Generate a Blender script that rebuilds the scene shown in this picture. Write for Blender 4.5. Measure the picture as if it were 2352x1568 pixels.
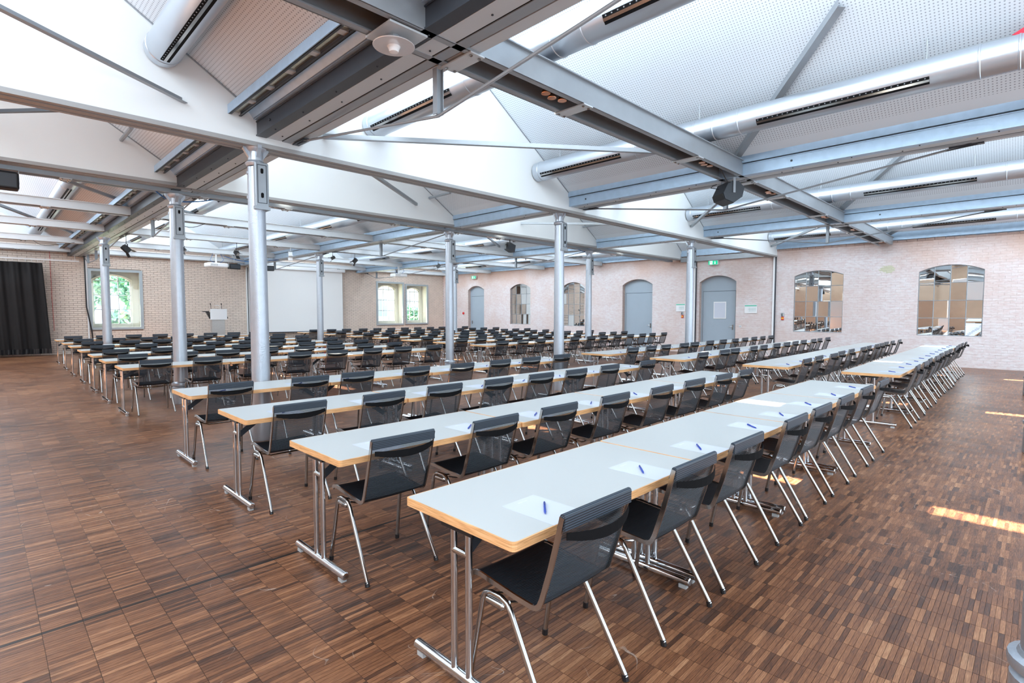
import bpy, bmesh, math, random
from mathutils import Vector, Matrix
random.seed(7)
PI = math.pi
sc = bpy.context.scene
for o in list(bpy.data.objects): bpy.data.objects.remove(o)
COL = sc.collection

# ------------------------------------------------------------------ camera
cam_d = bpy.data.cameras.new('camera'); cam = bpy.data.objects.new('camera', cam_d); COL.objects.link(cam)
cam_d.sensor_width = 36.0; cam_d.lens = 1218.6/2352*36; cam_d.clip_start = .05; cam_d.clip_end = 300
yaw, pit, rol = .7835, -.0542, .0009
Fv = Vector((math.cos(yaw)*math.cos(pit), math.sin(yaw)*math.cos(pit), math.sin(pit)))
Rv = Vector((math.sin(yaw), -math.cos(yaw), 0)); Uv = Rv.cross(Fv)
R2 = Rv*math.cos(rol)+Uv*math.sin(rol); U2 = Uv*math.cos(rol)-Rv*math.sin(rol)
M = Matrix((R2, U2, -Fv)).transposed().to_4x4(); M.translation = (0, 0, 1.586)
cam.matrix_world = M
sc.camera = cam

# ------------------------------------------------------------------ world, sun, daylight through the shed glazing
w = bpy.data.worlds.new('sky'); sc.world = w; w.use_nodes = True
bg = w.node_tree.nodes['Background']; bg.inputs[0].default_value = (.78, .90, 1.0, 1); bg.inputs[1].default_value = 2.3
sun_d = bpy.data.lights.new('sun', 'SUN'); sun_d.energy = 40; sun_d.angle = math.radians(.5); sun_d.color = (1.0, .93, .80)
sun = bpy.data.objects.new('sun', sun_d); COL.objects.link(sun)
sun.rotation_euler = Vector((.258, -.70, -1.0)).to_track_quat('-Z', 'Y').to_euler()
XB = [-3.52, 2.44, 8.40, 14.36]            # gutter beams (near edge), a saw-tooth shed between each two
PITCH = 5.96
SLOPE = .648                               # fall of the perforated ceiling
ZB = 3.96                                  # its lower edge
BAYS = [(-5.0, 6.76), (7.02, 10.40), (10.65, 26.1)]
for xb in XB:
    for k, (ya, yb) in enumerate(BAYS):
        a = bpy.data.lights.new('shed_daylight', 'AREA'); a.shape = 'RECTANGLE'
        a.size = (yb-ya)*.97; a.size_y = 2.6
        a.energy = 29*(yb-ya)*(1.0, .5, 1.12)[k]*(1.15 if xb < 0 else 1.0); a.color = (.78, .90, 1.0)
        o = bpy.data.objects.new('shed_daylight', a); COL.objects.link(o)
        o.location = (xb+.62+.40+.06, (ya+yb)/2, 5.40)
        n = Vector((1.0, 0, -.12)).normalized()
        rot = Matrix((Vector((0, 1, 0)), n.cross(Vector((0, 1, 0)))*-1, -n)).transposed()
        # columns must be a right handed frame: x = +Y, z = -n
        xax = Vector((0, 1, 0)); zax = -n; yax = zax.cross(xax)
        rot = Matrix((xax, yax, zax)).transposed()
        o.rotation_euler = rot.to_euler()
sc.view_settings.view_transform = 'Standard'; sc.view_settings.look = 'None'
sc.view_settings.gamma = 1; sc.view_settings.use_curve_mapping = False
sc.view_settings.exposure = .46
cy = sc.cycles
cy.use_denoising = True
cy.max_bounces = 7; cy.diffuse_bounces = 4; cy.glossy_bounces = 4; cy.transmission_bounces = 4; cy.transparent_max_bounces = 16
cy.caustics_reflective = False; cy.caustics_refractive = False; cy.sample_clamp_indirect = 6
cy.use_adaptive_sampling = True; cy.adaptive_threshold = .02

# ------------------------------------------------------------------ material helpers
def mat(name, col, rough=.5, metal=0, spec=.5, bump=0, bscale=60, var=0, vscale=8, coat=0, emis=None, alpha=None):
    m = bpy.data.materials.new(name); m.use_nodes = True
    nt = m.node_tree; p = nt.nodes['Principled BSDF']
    p.inputs['Base Color'].default_value = (*col, 1); p.inputs['Roughness'].default_value = rough
    p.inputs['Metallic'].default_value = metal; p.inputs['Specular IOR Level'].default_value = spec
    if coat: p.inputs['Coat Weight'].default_value = coat; p.inputs['Coat Roughness'].default_value = .12
    if emis: p.inputs['Emission Color'].default_value = (*emis[0], 1); p.inputs['Emission Strength'].default_value = emis[1]
    if alpha is not None: p.inputs['Alpha'].default_value = alpha
    if var or bump:
        tc = nt.nodes.new('ShaderNodeNewGeometry')
        n = nt.nodes.new('ShaderNodeTexNoise'); n.inputs['Scale'].default_value = vscale; n.inputs['Detail'].default_value = 5
        nt.links.new(tc.outputs['Position'], n.inputs['Vector'])
        if var:
            r = nt.nodes.new('ShaderNodeMapRange'); r.inputs[3].default_value = 1-var; r.inputs[4].default_value = 1+var
            nt.links.new(n.outputs[0], r.inputs[0])
            mx = nt.nodes.new('ShaderNodeVectorMath'); mx.operation = 'SCALE'; mx.inputs[0].default_value = col
            nt.links.new(r.outputs[0], mx.inputs['Scale']); nt.links.new(mx.outputs[0], p.inputs['Base Color'])
        if bump:
            n2 = nt.nodes.new('ShaderNodeTexNoise'); n2.inputs['Scale'].default_value = bscale; n2.inputs['Detail'].default_value = 4
            nt.links.new(tc.outputs['Position'], n2.inputs['Vector'])
            b = nt.nodes.new('ShaderNodeBump'); b.inputs['Strength'].default_value = bump; b.inputs['Distance'].default_value = .01
            nt.links.new(n2.outputs[0], b.inputs['Height']); nt.links.new(b.outputs[0], p.inputs['Normal'])
    return m

class NG:
    """tiny node-graph helper"""
    def __init__(s, m): s.nt = m.node_tree
    def n(s, t, **kw):
        x = s.nt.nodes.new(t)
        for k, v in kw.items(): setattr(x, k, v)
        return x
    def l(s, a, b): s.nt.links.new(a, b)
    def math(s, op, a, b=None, c=None):
        x = s.n('ShaderNodeMath', operation=op)
        for i, v in enumerate((a, b, c)):
            if v is None: continue
            if isinstance(v, (int, float)): x.inputs[i].default_value = v
            else: s.l(v, x.inputs[i])
        return x.outputs[0]
    def ramp(s, f, stops, interp='LINEAR'):
        x = s.n('ShaderNodeValToRGB'); x.color_ramp.interpolation = interp
        e = x.color_ramp.elements
        while len(e) < len(stops): e.new(.5)
        for k, (p, c) in enumerate(stops): e[k].position = p; e[k].color = (*c, 1)
        s.l(f, x.inputs[0]); return x.outputs[0]
    def mix(s, f, a, b, mode='MIX'):
        x = s.n('ShaderNodeMix', data_type='RGBA', blend_type=mode)
        for i, v in ((0, f), (6, a), (7, b)):
            if isinstance(v, (int, float)): x.inputs[i].default_value = v
            elif isinstance(v, tuple): x.inputs[i].default_value = (*v, 1)
            else: s.l(v, x.inputs[i])
        return x.outputs[2]

def floor_material():
    m = mat('parquet', (.3, .17, .1), .34); g = NG(m); p = m.node_tree.nodes['Principled BSDF']
    pos = g.n('ShaderNodeNewGeometry').outputs['Position']
    sx = g.n('ShaderNodeSeparateXYZ'); g.l(pos, sx.inputs[0]); X, Y = sx.outputs[0], sx.outputs[1]
    u = g.math('DIVIDE', X, .16); v = g.math('DIVIDE', Y, .022)
    iu = g.math('FLOOR', u); iv = g.math('FLOOR', v)
    cb = g.n('ShaderNodeCombineXYZ'); g.l(iu, cb.inputs[0]); g.l(iv, cb.inputs[1])
    wn = g.n('ShaderNodeTexWhiteNoise', noise_dimensions='2D'); g.l(cb.outputs[0], wn.inputs[0])
    # blocks of about thirteen lamellae share a tone
    ib = g.math('FLOOR', g.math('DIVIDE', Y, .286)); cb2 = g.n('ShaderNodeCombineXYZ'); g.l(iu, cb2.inputs[0]); g.l(ib, cb2.inputs[1]); cb2.inputs[2].default_value = 3
    wn2 = g.n('ShaderNodeTexWhiteNoise', noise_dimensions='3D'); g.l(cb2.outputs[0], wn2.inputs[0])
    gm = g.n('ShaderNodeMapping'); gm.inputs['Scale'].default_value = (16, 330, 1); g.l(pos, gm.inputs[0])
    gr = g.n('ShaderNodeTexNoise'); gr.inputs['Scale'].default_value = 1.2; gr.inputs['Detail'].default_value = 6; gr.inputs['Distortion'].default_value = .6
    ad = g.n('ShaderNodeVectorMath', operation='ADD'); g.l(gm.outputs[0], ad.inputs[0]); g.l(wn.outputs[1], ad.inputs[1]); g.l(ad.outputs[0], gr.inputs['Vector'])
    pt = g.n('ShaderNodeTexNoise'); pt.inputs['Scale'].default_value = .55; pt.inputs['Detail'].default_value = 5; g.l(pos, pt.inputs['Vector'])
    wc = g.math('MULTIPLY', g.math('SUBTRACT', wn.outputs[0], .5), 2.0); wt = g.math('MULTIPLY', wc, g.math('ABSOLUTE', wc))
    f = g.math('ADD', g.math('MULTIPLY', wt, .22), g.math('MULTIPLY', wn2.outputs[0], .05))
    f = g.math('ADD', f, g.math('MULTIPLY', g.math('SUBTRACT', gr.outputs[0], .5), .85))
    f = g.math('ADD', f, g.math('MULTIPLY', g.math('SUBTRACT', pt.outputs[0], .5), .75))
    f = g.math('ADD', f, .475)
    col = g.ramp(f, [(.08, (.016, .008, .006)), (.30, (.075, .030, .016)), (.5, (.195, .076, .034)), (.72, (.37, .165, .078)), (.95, (.58, .33, .18))])
    # joints
    fu = g.math('FRACT', u); fv = g.math('FRACT', v)
    ju = g.math('LESS_THAN', g.math('MINIMUM', fu, g.math('SUBTRACT', 1.0, fu)), .010)
    jv = g.math('LESS_THAN', g.math('MINIMUM', fv, g.math('SUBTRACT', 1.0, fv)), .035)
    j = g.math('MULTIPLY', g.math('MAXIMUM', g.math('MULTIPLY', ju, .40), g.math('MULTIPLY', jv, .35)), 1.0)
    # wide expansion joints
    e1 = g.math('LESS_THAN', g.math('ABSOLUTE', g.math('SUBTRACT', Y, 3.44)), .013)
    e2 = g.math('LESS_THAN', g.math('ABSOLUTE', g.math('SUBTRACT', X, 8.56)), .007)
    j = g.math('MAXIMUM', j, g.math('MULTIPLY', g.math('MAXIMUM', e1, e2), .96))
    col = g.mix(j, col, (.012, .008, .006))
    # worn dark stains and pale scratches
    rn0 = g.n('ShaderNodeTexNoise'); rn0.inputs['Scale'].default_value = 7; rn0.inputs['Detail'].default_value = 3; g.l(pos, rn0.inputs['Vector'])
    st = g.n('ShaderNodeTexNoise'); st.inputs['Scale'].default_value = 2.6; st.inputs['Detail'].default_value = 7; g.l(pos, st.inputs['Vector'])
    sm = g.ramp(st.outputs[0], [(.60, (0, 0, 0)), (.72, (.55, .55, .55))])
    col = g.mix(sm, col, (.05, .026, .018))
    sn = g.n('ShaderNodeTexNoise'); sn.inputs['Scale'].default_value = .9; sn.inputs['Detail'].default_value = 2.5; sn.inputs['Distortion'].default_value = 1.5; g.l(pos, sn.inputs['Vector'])
    sl = g.math('LESS_THAN', g.math('ABSOLUTE', g.math('SUBTRACT', sn.outputs[0], .53)), .0011)
    col = g.mix(g.math('MULTIPLY', sl, g.ramp(rn0.outputs[0], [(.5, (0, 0, 0)), (.62, (.55, .55, .55))])), col, (.55, .45, .38))
    g.l(col, p.inputs['Base Color'])
    rn = g.n('ShaderNodeTexNoise'); rn.inputs['Scale'].default_value = 3.5; rn.inputs['Detail'].default_value = 6; g.l(pos, rn.inputs['Vector'])
    r = g.math('ADD', .22, g.math('MULTIPLY', rn.outputs[0], .20)); r = g.math('ADD', r, g.math('MULTIPLY', wn.outputs[0], .06))
    g.l(r, p.inputs['Roughness']); p.inputs['Specular IOR Level'].default_value = .5
    b = g.n('ShaderNodeBump'); b.inputs['Strength'].default_value = .25; b.inputs['Distance'].default_value = .002
    h = g.math('ADD', g.math('MULTIPLY', wn.outputs[0], .5), g.math('MULTIPLY', gr.outputs[0], .6)); h = g.math('SUBTRACT', h, j)
    g.l(h, b.inputs['Height']); g.l(b.outputs[0], p.inputs['Normal'])
    return m

def perforated_material():
    m = mat('perforated_sheet', (.82, .85, .88), .55); g = NG(m); p = m.node_tree.nodes['Principled BSDF']
    pos = g.n('ShaderNodeNewGeometry').outputs['Position']
    sx = g.n('ShaderNodeSeparateXYZ'); g.l(pos, sx.inputs[0])
    s = math.sqrt(1+SLOPE*SLOPE); P = .036
    fu = g.math('SUBTRACT', g.math('FRACT', g.math('MULTIPLY', sx.outputs[0], s/P)), .5)
    fv = g.math('SUBTRACT', g.math('FRACT', g.math('MULTIPLY', sx.outputs[1], 1/P)), .5)
    d = g.math('SQRT', g.math('ADD', g.math('MULTIPLY', fu, fu), g.math('MULTIPLY', fv, fv)))
    hole = g.math('LESS_THAN', d, .21)
    # plain borders at the foot of every sheet
    xr = g.math('FRACT', g.math('DIVIDE', g.math('SUBTRACT', sx.outputs[0], XB[0]), PITCH))
    hole = g.math('MULTIPLY', hole, g.math('LESS_THAN', xr, .972))
    g.l(g.mix(hole, (.80, .88, .95), (.38, .43, .50)), p.inputs['Base Color'])
    return m

def painted_masonry(name, base, dark, tint, streak=.35, bump=.7, peel=False):
    m = mat(name, base, .8); g = NG(m); p = m.node_tree.nodes['Principled BSDF']
    pos = g.n('ShaderNodeNewGeometry').outputs['Position']
    mp = g.n('ShaderNodeMapping'); mp.inputs['Scale'].default_value = (1.6, 1.6, 4.5); g.l(pos, mp.inputs[0])
    n1 = g.n('ShaderNodeTexNoise'); n1.inputs['Scale'].default_value = 4.5; n1.inputs['Detail'].default_value = 9; n1.inputs['Roughness'].default_value = .65; g.l(mp.outputs[0], n1.inputs['Vector'])
    n2 = g.n('ShaderNodeTexNoise'); n2.inputs['Scale'].default_value = .7; n2.inputs['Detail'].default_value = 6; g.l(pos, n2.inputs['Vector'])
    c = g.mix(g.ramp(n1.outputs[0], [(.38, (1, 1, 1)), (.60, (0, 0, 0))]), base, tint)
    c = g.mix(g.math('MULTIPLY', g.ramp(n2.outputs[0], [(.42, (0, 0, 0)), (.66, (1, 1, 1))]), streak), c, dark)
    # rust-coloured run-off below the eaves
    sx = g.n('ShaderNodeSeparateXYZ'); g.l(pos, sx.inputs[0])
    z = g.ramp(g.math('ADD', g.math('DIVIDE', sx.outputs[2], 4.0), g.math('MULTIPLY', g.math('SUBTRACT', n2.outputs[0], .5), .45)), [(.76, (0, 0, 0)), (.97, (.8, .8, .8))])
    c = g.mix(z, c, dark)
    if peel:
        ny = g.math('SUBTRACT', sx.outputs[1], 3.50); nz = g.math('SUBTRACT', sx.outputs[2], 2.96)
        d = g.math('ADD', g.math('MULTIPLY', ny, ny), g.math('MULTIPLY', g.math('MULTIPLY', nz, nz), 2.5))
        d = g.math('ADD', d, g.math('MULTIPLY', g.math('SUBTRACT', n1.outputs[0], .5), .16))
        c = g.mix(g.math('LESS_THAN', d, .035), c, (.62, .60, .44))
    g.l(c, p.inputs['Base Color'])
    br = g.n('ShaderNodeTexBrick'); br.inputs['Scale'].default_value = 1; br.inputs['Brick Width'].default_value = .25; br.inputs['Row Height'].default_value = .077
    br.inputs['Mortar Size'].default_value = .006; br.inputs['Mortar Smooth'].default_value = .6
    cb = g.n('ShaderNodeCombineXYZ'); g.l(sx.outputs[1], cb.inputs[0]); g.l(sx.outputs[2], cb.inputs[1]); g.l(cb.outputs[0], br.inputs['Vector'])
    b = g.n('ShaderNodeBump'); b.inputs['Strength'].default_value = bump; b.inputs['Distance'].default_value = .02
    h = g.math('ADD', g.math('MULTIPLY', n1.outputs[0], 1.2), g.math('MULTIPLY', br.outputs['Fac'], -.35)); g.l(h, b.inputs['Height']); g.l(b.outputs[0], p.inputs['Normal'])
    return m

def mesh_fabric():
    m = bpy.data.materials.new('mesh_fabric'); m.use_nodes = True; g = NG(m); nt = m.node_tree
    p = nt.nodes['Principled BSDF']; p.inputs['Base Color'].default_value = (.018, .028, .040, 1); p.inputs['Roughness'].default_value = .42; p.inputs['Specular IOR Level'].default_value = .45
    tr = g.n('ShaderNodeBsdfTransparent'); mx = g.n('ShaderNodeMixShader')
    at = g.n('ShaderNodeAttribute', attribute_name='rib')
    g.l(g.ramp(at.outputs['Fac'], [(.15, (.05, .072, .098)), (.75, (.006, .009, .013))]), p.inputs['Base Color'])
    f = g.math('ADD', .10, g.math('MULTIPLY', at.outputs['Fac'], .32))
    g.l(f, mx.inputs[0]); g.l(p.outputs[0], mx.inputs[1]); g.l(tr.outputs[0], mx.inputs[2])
    g.l(mx.outputs[0], nt.nodes['Material Output'].inputs[0])
    return m

def wood_edge():
    m = mat('beech_edge', (.80, .47, .22), .5); g = NG(m); p = m.node_tree.nodes['Principled BSDF']
    pos = g.n('ShaderNodeNewGeometry').outputs['Position']
    mp = g.n('ShaderNodeMapping'); mp.inputs['Scale'].default_value = (6, 6, 160); g.l(pos, mp.inputs[0])
    n1 = g.n('ShaderNodeTexNoise'); n1.inputs['Scale'].default_value = 1.5; n1.inputs['Detail'].default_value = 5; g.l(mp.outputs[0], n1.inputs['Vector'])
    g.l(g.ramp(n1.outputs[0], [(.3, (.52, .25, .10)), (.5, (.82, .44, .19)), (.7, (.92, .57, .29))]), p.inputs['Base Color'])
    return m

def foliage_material():
    m = mat('leaves', (.15, .4, .12), .7); g = NG(m); p = m.node_tree.nodes['Principled BSDF']
    pos = g.n('ShaderNodeNewGeometry').outputs['Position']
    n1 = g.n('ShaderNodeTexNoise'); n1.inputs['Scale'].default_value = 5; n1.inputs['Detail'].default_value = 4; g.l(pos, n1.inputs['Vector'])
    g.l(g.ramp(n1.outputs[0], [(.35, (.12, .38, .33)), (.55, (.30, .58, .42)), (.68, (.62, .80, .42))]), p.inputs['Base Color'])
    return m

MT = dict(
    floor=floor_material(), perf=perforated_material(),
    white_panel=mat('white_panel', (.82, .85, .86), .6, var=.02, vscale=1.2),
    seam=mat('dark_gap', (.008, .008, .009), .8, spec=.1),
    strip=mat('soffit_trim', (.36, .36, .36), .5, var=.06, vscale=3),
    steel=mat('painted_steel', (.33, .36, .39), .38, .35, var=.10, vscale=6, bump=.05, bscale=120),
    steel_dark=mat('dark_steel', (.045, .052, .065), .4, .3, var=.15, vscale=5),
    steel_blue=mat('sky_tinted_steel', (.42, .56, .71), .36, .35, var=.14, vscale=9, bump=.06, bscale=90),  # blue of the sky light through the roof is put into this steel's colour
    soffit=mat('soffit_sheet', (.56, .60, .63), .45, .15, var=.04, vscale=2),
    col=mat('column_silver_paint', (.50, .54, .60), .34, .6, var=.08, vscale=14, bump=.22, bscale=70),
    steel_pale=mat('pale_painted_steel', (.66, .69, .71), .4, .1, var=.05, vscale=4),
    chrome=mat('chrome', (.66, .67, .69), .06, 1.0),
    satin=mat('satin_steel', (.44, .43, .42), .16, 1.0),
    duct=mat('duct_sheet', (.56, .61, .67), .33, .78, var=.05, vscale=3, bump=.04, bscale=5),
    laminate=mat('laminate', (.57, .585, .575), .33, var=.01, vscale=2),
    edge=wood_edge(), fabric=mesh_fabric(),
    seat=mat('black_mesh_seat', (.008, .011, .015), .5, spec=.35),
    black=mat('black_plastic', (.012, .012, .014), .35),
    blackcloth=mat('black_cloth', (.008, .006, .006), .85, var=.3, vscale=3),
    speaker=mat('speaker_cabinet', (.035, .042, .052), .45),
    paper=mat('paper', (.63, .66, .75), .7), pen=mat('blue_pen', (.02, .06, .42), .25), pen2=mat('pen_clip', (.02, .03, .2), .3),
    brick=mat('painted_brick', (.78, .65, .56), .75, var=.14, vscale=4, bump=.4, bscale=40),
    mortar=mat('mortar', (.38, .29, .24), .9, var=.1, vscale=5),
    masonry=painted_masonry('limewashed_masonry', (.82, .76, .76), (.66, .44, .35), (.74, .62, .61), peel=True),
    masonry2=painted_masonry('rough_reveal', (.66, .52, .46), (.45, .30, .25), (.55, .42, .38)),
    door=mat('door_paint', (.38, .45, .52), .4, var=.04, vscale=3),
    doordark=mat('door_gap', (.05, .06, .08), .6),
    winframe=mat('window_frame_grey', (.42, .46, .48), .4, .2),
    plaster=mat('cream_plaster', (.95, .89, .76), .8, var=.05, vscale=3),
    mirror=mat('mirror_glass', (.86, .88, .88), .01, 1.0),
    white=mat('white_paint', (.86, .86, .87), .5), screen=mat('projection_screen', (.87, .86, .85), .85),
    glass=mat('frosted_glass', (.85, .9, .95), .4),
    green=mat('sign_green', (.0, .30, .15), .4), red=mat('red_cloth', (.62, .01, .04), .6), redp=mat('red_plastic', (.7, .03, .03), .35),
    orange=mat('orange_plastic', (.9, .25, .02), .4), yellow=mat('yellow_plastic', (.9, .6, .05), .4),
    roofing=mat('roofing', (.45, .45, .46), .8), brick_plain=mat('brown_brick_wall', (.30, .25, .21), .8, var=.12, vscale=4),
    leaf=foliage_material(), trunk=mat('bark', (.2, .13, .08), .9), grass=mat('lawn', (.36, .38, .30), .9, var=.2, vscale=2),
    copper=mat('copper_reflector', (.85, .45, .28), .2, .9), blue=mat('blue_cable', (.05, .18, .45), .5), grey=mat('grey_plastic', (.5, .5, .5), .5),
)
cg = MT['glass'].node_tree.nodes['Principled BSDF']; cg.inputs['Transmission Weight'].default_value = .6
def clear_glass():
    m = bpy.data.materials.new('clear_glass'); m.use_nodes = True; g = NG(m)
    tr = g.n('ShaderNodeBsdfTransparent'); tr.inputs[0].default_value = (.96, .98, .98, 1); gl = g.n('ShaderNodeBsdfGlossy'); gl.inputs['Roughness'].default_value = .02
    mx = g.n('ShaderNodeMixShader'); mx.inputs[0].default_value = .06
    g.l(tr.outputs[0], mx.inputs[1]); g.l(gl.outputs[0], mx.inputs[2]); g.l(mx.outputs[0], m.node_tree.nodes['Material Output'].inputs[0]); return m
MT['clear'] = clear_glass()

# ------------------------------------------------------------------ mesh helpers
class MB:
    def __init__(s): s.v = []; s.f = []
    def add(s, vs, fs):
        o = len(s.v); s.v += [tuple(p) for p in vs]; s.f += [tuple(i+o for i in f) for f in fs]; return s
    def box(s, x0, x1, y0, y1, z0, z1):
        vs = [(x, y, z) for z in (z0, z1) for y in (y0, y1) for x in (x0, x1)]
        return s.add(vs, [(0, 2, 3, 1), (4, 5, 7, 6), (0, 1, 5, 4), (2, 6, 7, 3), (0, 4, 6, 2), (1, 3, 7, 5)])
    def cbox(s, x0, x1, y0, y1, z0, z1, c=.004):
        """box with chamfered vertical and top edges"""
        pr = [(x0+c, y0), (x1-c, y0), (x1, y0+c), (x1, y1-c), (x1-c, y1), (x0+c, y1), (x0, y1-c), (x0, y0+c)]
        cx, cyy = (x0+x1)/2, (y0+y1)/2
        def ring(z, k): return [(cx+(x-cx)*(1-k/(abs(x1-x0)/2)), cyy+(y-cyy)*(1-k/(abs(y1-y0)/2)), z) for x, y in pr]
        rs = [ring(z0, c*.6), ring(z0+c, 0), ring(z1-c, 0), ring(z1, c*.8)]
        vs = [p for r in rs for p in r]; n = 8; fs = [tuple(range(n-1, -1, -1)), tuple(range(3*n, 4*n))]
        for k in range(3):
            for i in range(n): fs.append((k*n+i, k*n+(i+1) % n, (k+1)*n+(i+1) % n, (k+1)*n+i))
        return s.add(vs, fs)
    def tube(s, pts, r, n=10, cap=True):
        pts = [Vector(p) for p in pts]; rr = r if isinstance(r, (list, tuple)) else [r]*len(pts)
        rings = []; up = None
        for i, p in enumerate(pts):
            t = ((pts[min(i+1, len(pts)-1)]-p).normalized()+(p-pts[max(i-1, 0)]).normalized()).normalized()
            if up is None:
                a = Vector((0, 0, 1)) if abs(t.z) < .9 else Vector((1, 0, 0)); up = t.cross(a).normalized()
            else: up = (up-t*up.dot(t)).normalized()
            b = t.cross(up)
            rings.append([p+(up*math.cos(2*PI*k/n)+b*math.sin(2*PI*k/n))*rr[i] for k in range(n)])
        vs = [q for rg in rings for q in rg]; fs = []
        for i in range(len(pts)-1):
            for k in range(n): fs.append((i*n+k, i*n+(k+1) % n, (i+1)*n+(k+1) % n, (i+1)*n+k))
        if cap: fs += [tuple(range(n-1, -1, -1)), tuple((len(pts)-1)*n+k for k in range(n))]
        return s.add(vs, fs)
    def bar(s, a, b, w, h, up=(0, 0, 1)):
        """rectangular bar from a to b, w sideways, h along up"""
        a, b = Vector(a), Vector(b); t = (b-a).normalized(); sd = t.cross(Vector(up)).normalized(); u = sd.cross(t)
        vs = [p+sd*sx*w/2+u*sz*h/2 for p in (a, b) for sx, sz in ((-1, -1), (1, -1), (1, 1), (-1, 1))]
        return s.add(vs, [(0, 1, 2, 3), (7, 6, 5, 4), (0, 4, 5, 1), (1, 5, 6, 2), (2, 6, 7, 3), (3, 7, 4, 0)])
    def lathe(s, prof, c=(0, 0, 0), n=20):
        vs = []; m = len(prof)
        for r, z in prof:
            for k in range(n): vs.append((c[0]+r*math.cos(2*PI*k/n), c[1]+r*math.sin(2*PI*k/n), c[2]+z))
        fs = [(i*n+k, i*n+(k+1) % n, (i+1)*n+(k+1) % n, (i+1)*n+k) for i in range(m-1) for k in range(n)]
        fs += [tuple(range(n-1, -1, -1)), tuple((m-1)*n+k for k in range(n))]
        return s.add(vs, fs)
    def prism(s, poly, axis, a, b):
        """polygon in the plane across axis ('x': (y,z), 'y': (x,z), 'z': (x,y)) extruded from a to b"""
        def P(u, v, t): return {'x': (t, u, v), 'y': (u, t, v), 'z': (u, v, t)}[axis]
        n = len(poly); vs = [P(u, v, a) for u, v in poly]+[P(u, v, b) for u, v in poly]
        fs = [tuple(range(n)), tuple(range(2*n-1, n-1, -1))]+[(i, n+i, n+(i+1) % n, (i+1) % n) for i in range(n)]
        return s.add(vs, fs)
    def xf(s, m, start=0):
        s.v[start:] = [tuple(m @ Vector(p)) for p in s.v[start:]]; return s
    def mesh(s, name, m, smooth=False):
        me = bpy.data.meshes.new(name); me.from_pydata(s.v, [], s.f)
        bm = bmesh.new(); bm.from_mesh(me); bmesh.ops.recalc_face_normals(bm, faces=bm.faces); bm.to_mesh(me); bm.free()
        if smooth:
            for p in me.polygons: p.use_smooth = True
            try: me.set_sharp_from_angle(angle=math.radians(40))
            except Exception: pass
        me.materials.append(m); return me
    def obj(s, name, m, parent=None, smooth=False, **props):
        o = bpy.data.objects.new(name, s.mesh(name, MT[m] if isinstance(m, str) else m, smooth)); COL.objects.link(o)
        if parent is not None: o.parent = parent
        for k, v in props.items(): o[k] = v
        return o

def thing(name, label, cat, loc=(0, 0, 0), rz=0, group=None):
    o = bpy.data.objects.new(name, None); COL.objects.link(o); o.location = loc; o.rotation_euler = (0, 0, rz); o.empty_display_size = .1
    o['label'] = label; o['category'] = cat; o['kind'] = 'thing'
    if group: o['group'] = group
    return o
def tag(o, label, cat, group=None):
    o['label'] = label; o['category'] = cat; o['kind'] = 'thing'
    if group: o['group'] = group
    return o
def struct(o): o['kind'] = 'structure'; return o
def setroot(name, loc=(0, 0, 0)):
    o = bpy.data.objects.new(name, None); COL.objects.link(o); o.location = loc; o['kind'] = 'structure'; return o
def dup(root, loc, rz, label, group):
    r = root.copy(); COL.objects.link(r); r.location = loc; r.rotation_euler = (0, 0, rz); r['label'] = label; r['group'] = group
    for ch in root.children:
        c = ch.copy(); COL.objects.link(c); c.parent = r
        for gc in ch.children:
            d = gc.copy(); COL.objects.link(d); d.parent = c
    return r
ORD = ['first', 'second', 'third', 'fourth', 'fifth', 'sixth', 'seventh', 'eighth', 'ninth', 'tenth', 'eleventh', 'twelfth', 'thirteenth', 'fourteenth', 'fifteenth', 'sixteenth', 'seventeenth', 'eighteenth']

# ------------------------------------------------------------------ floor: a base plane plus real lamellae near the camera
XE, YE = 20.2, 26.1
LX, LY = .16, .022
def strip_range(ix):
    """Y range of geometric lamellae for the strip of boards ix, where they show some ten pixels across"""
    xm = (ix+.5)*LX
    R = 4.05
    if xm >= R: return None
    ymax = math.sqrt(max(0, R*R-xm*xm)); ymin = -.25
    # nearest visible floor begins about 2.1 m in front of the lens along the view axis
    lo = max(ymin, (1.95-xm*math.cos(yaw))/math.sin(yaw))
    if lo >= ymax: return None
    return round(lo/LY)*LY, round(ymax/LY)*LY
ranges = {}
for ix in range(0, 26):
    r = strip_range(ix)
    if r and r[1]-r[0] > .05: ranges[ix] = r
base = MB()
def quad(mb, x0, x1, y0, y1, z): mb.add([(x0, y0, z), (x1, y0, z), (x1, y1, z), (x0, y1, z)], [(0, 1, 2, 3)])
x_lo, x_hi = min(ranges)*LX, (max(ranges)+1)*LX
quad(base, -5, x_lo, -5, YE, 0); quad(base, x_hi, XE+.4, -5, YE+.1, 0)
for ix in range(min(ranges), max(ranges)+1):
    a, b = ix*LX, (ix+1)*LX
    if ix not in ranges: quad(base, a, b, -5, YE+.1, 0); continue
    y0, y1 = ranges[ix]
    quad(base, a, b, -5, y0, 0); quad(base, a, b, y1, YE+.1, 0); quad(base, a, b, y0, y1, -.006)
base.add([(-5, -5, -.3), (XE+.4, -5, -.3), (XE+.4, YE, -.3), (-5, YE, -.3)], [(0, 1, 2, 3)])
me_f = bpy.data.meshes.new('floor'); me_f.from_pydata(base.v, [], base.f); me_f.materials.append(MT['floor'])
floor = bpy.data.objects.new('floor', me_f); COL.objects.link(floor); struct(floor)
cells = []
for ix, (y0, y1) in ranges.items():
    for iy in range(round(y0/LY), round(y1/LY)):
        x, y = (ix+.5)*LX, (iy+.5)*LY
        z = x*math.cos(yaw)+y*math.sin(yaw); sx = (x*math.sin(yaw)-y*math.cos(yaw))/z
        cells.append((z if abs(sx) < .95 else 50+z, x, y))
cells.sort()
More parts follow.
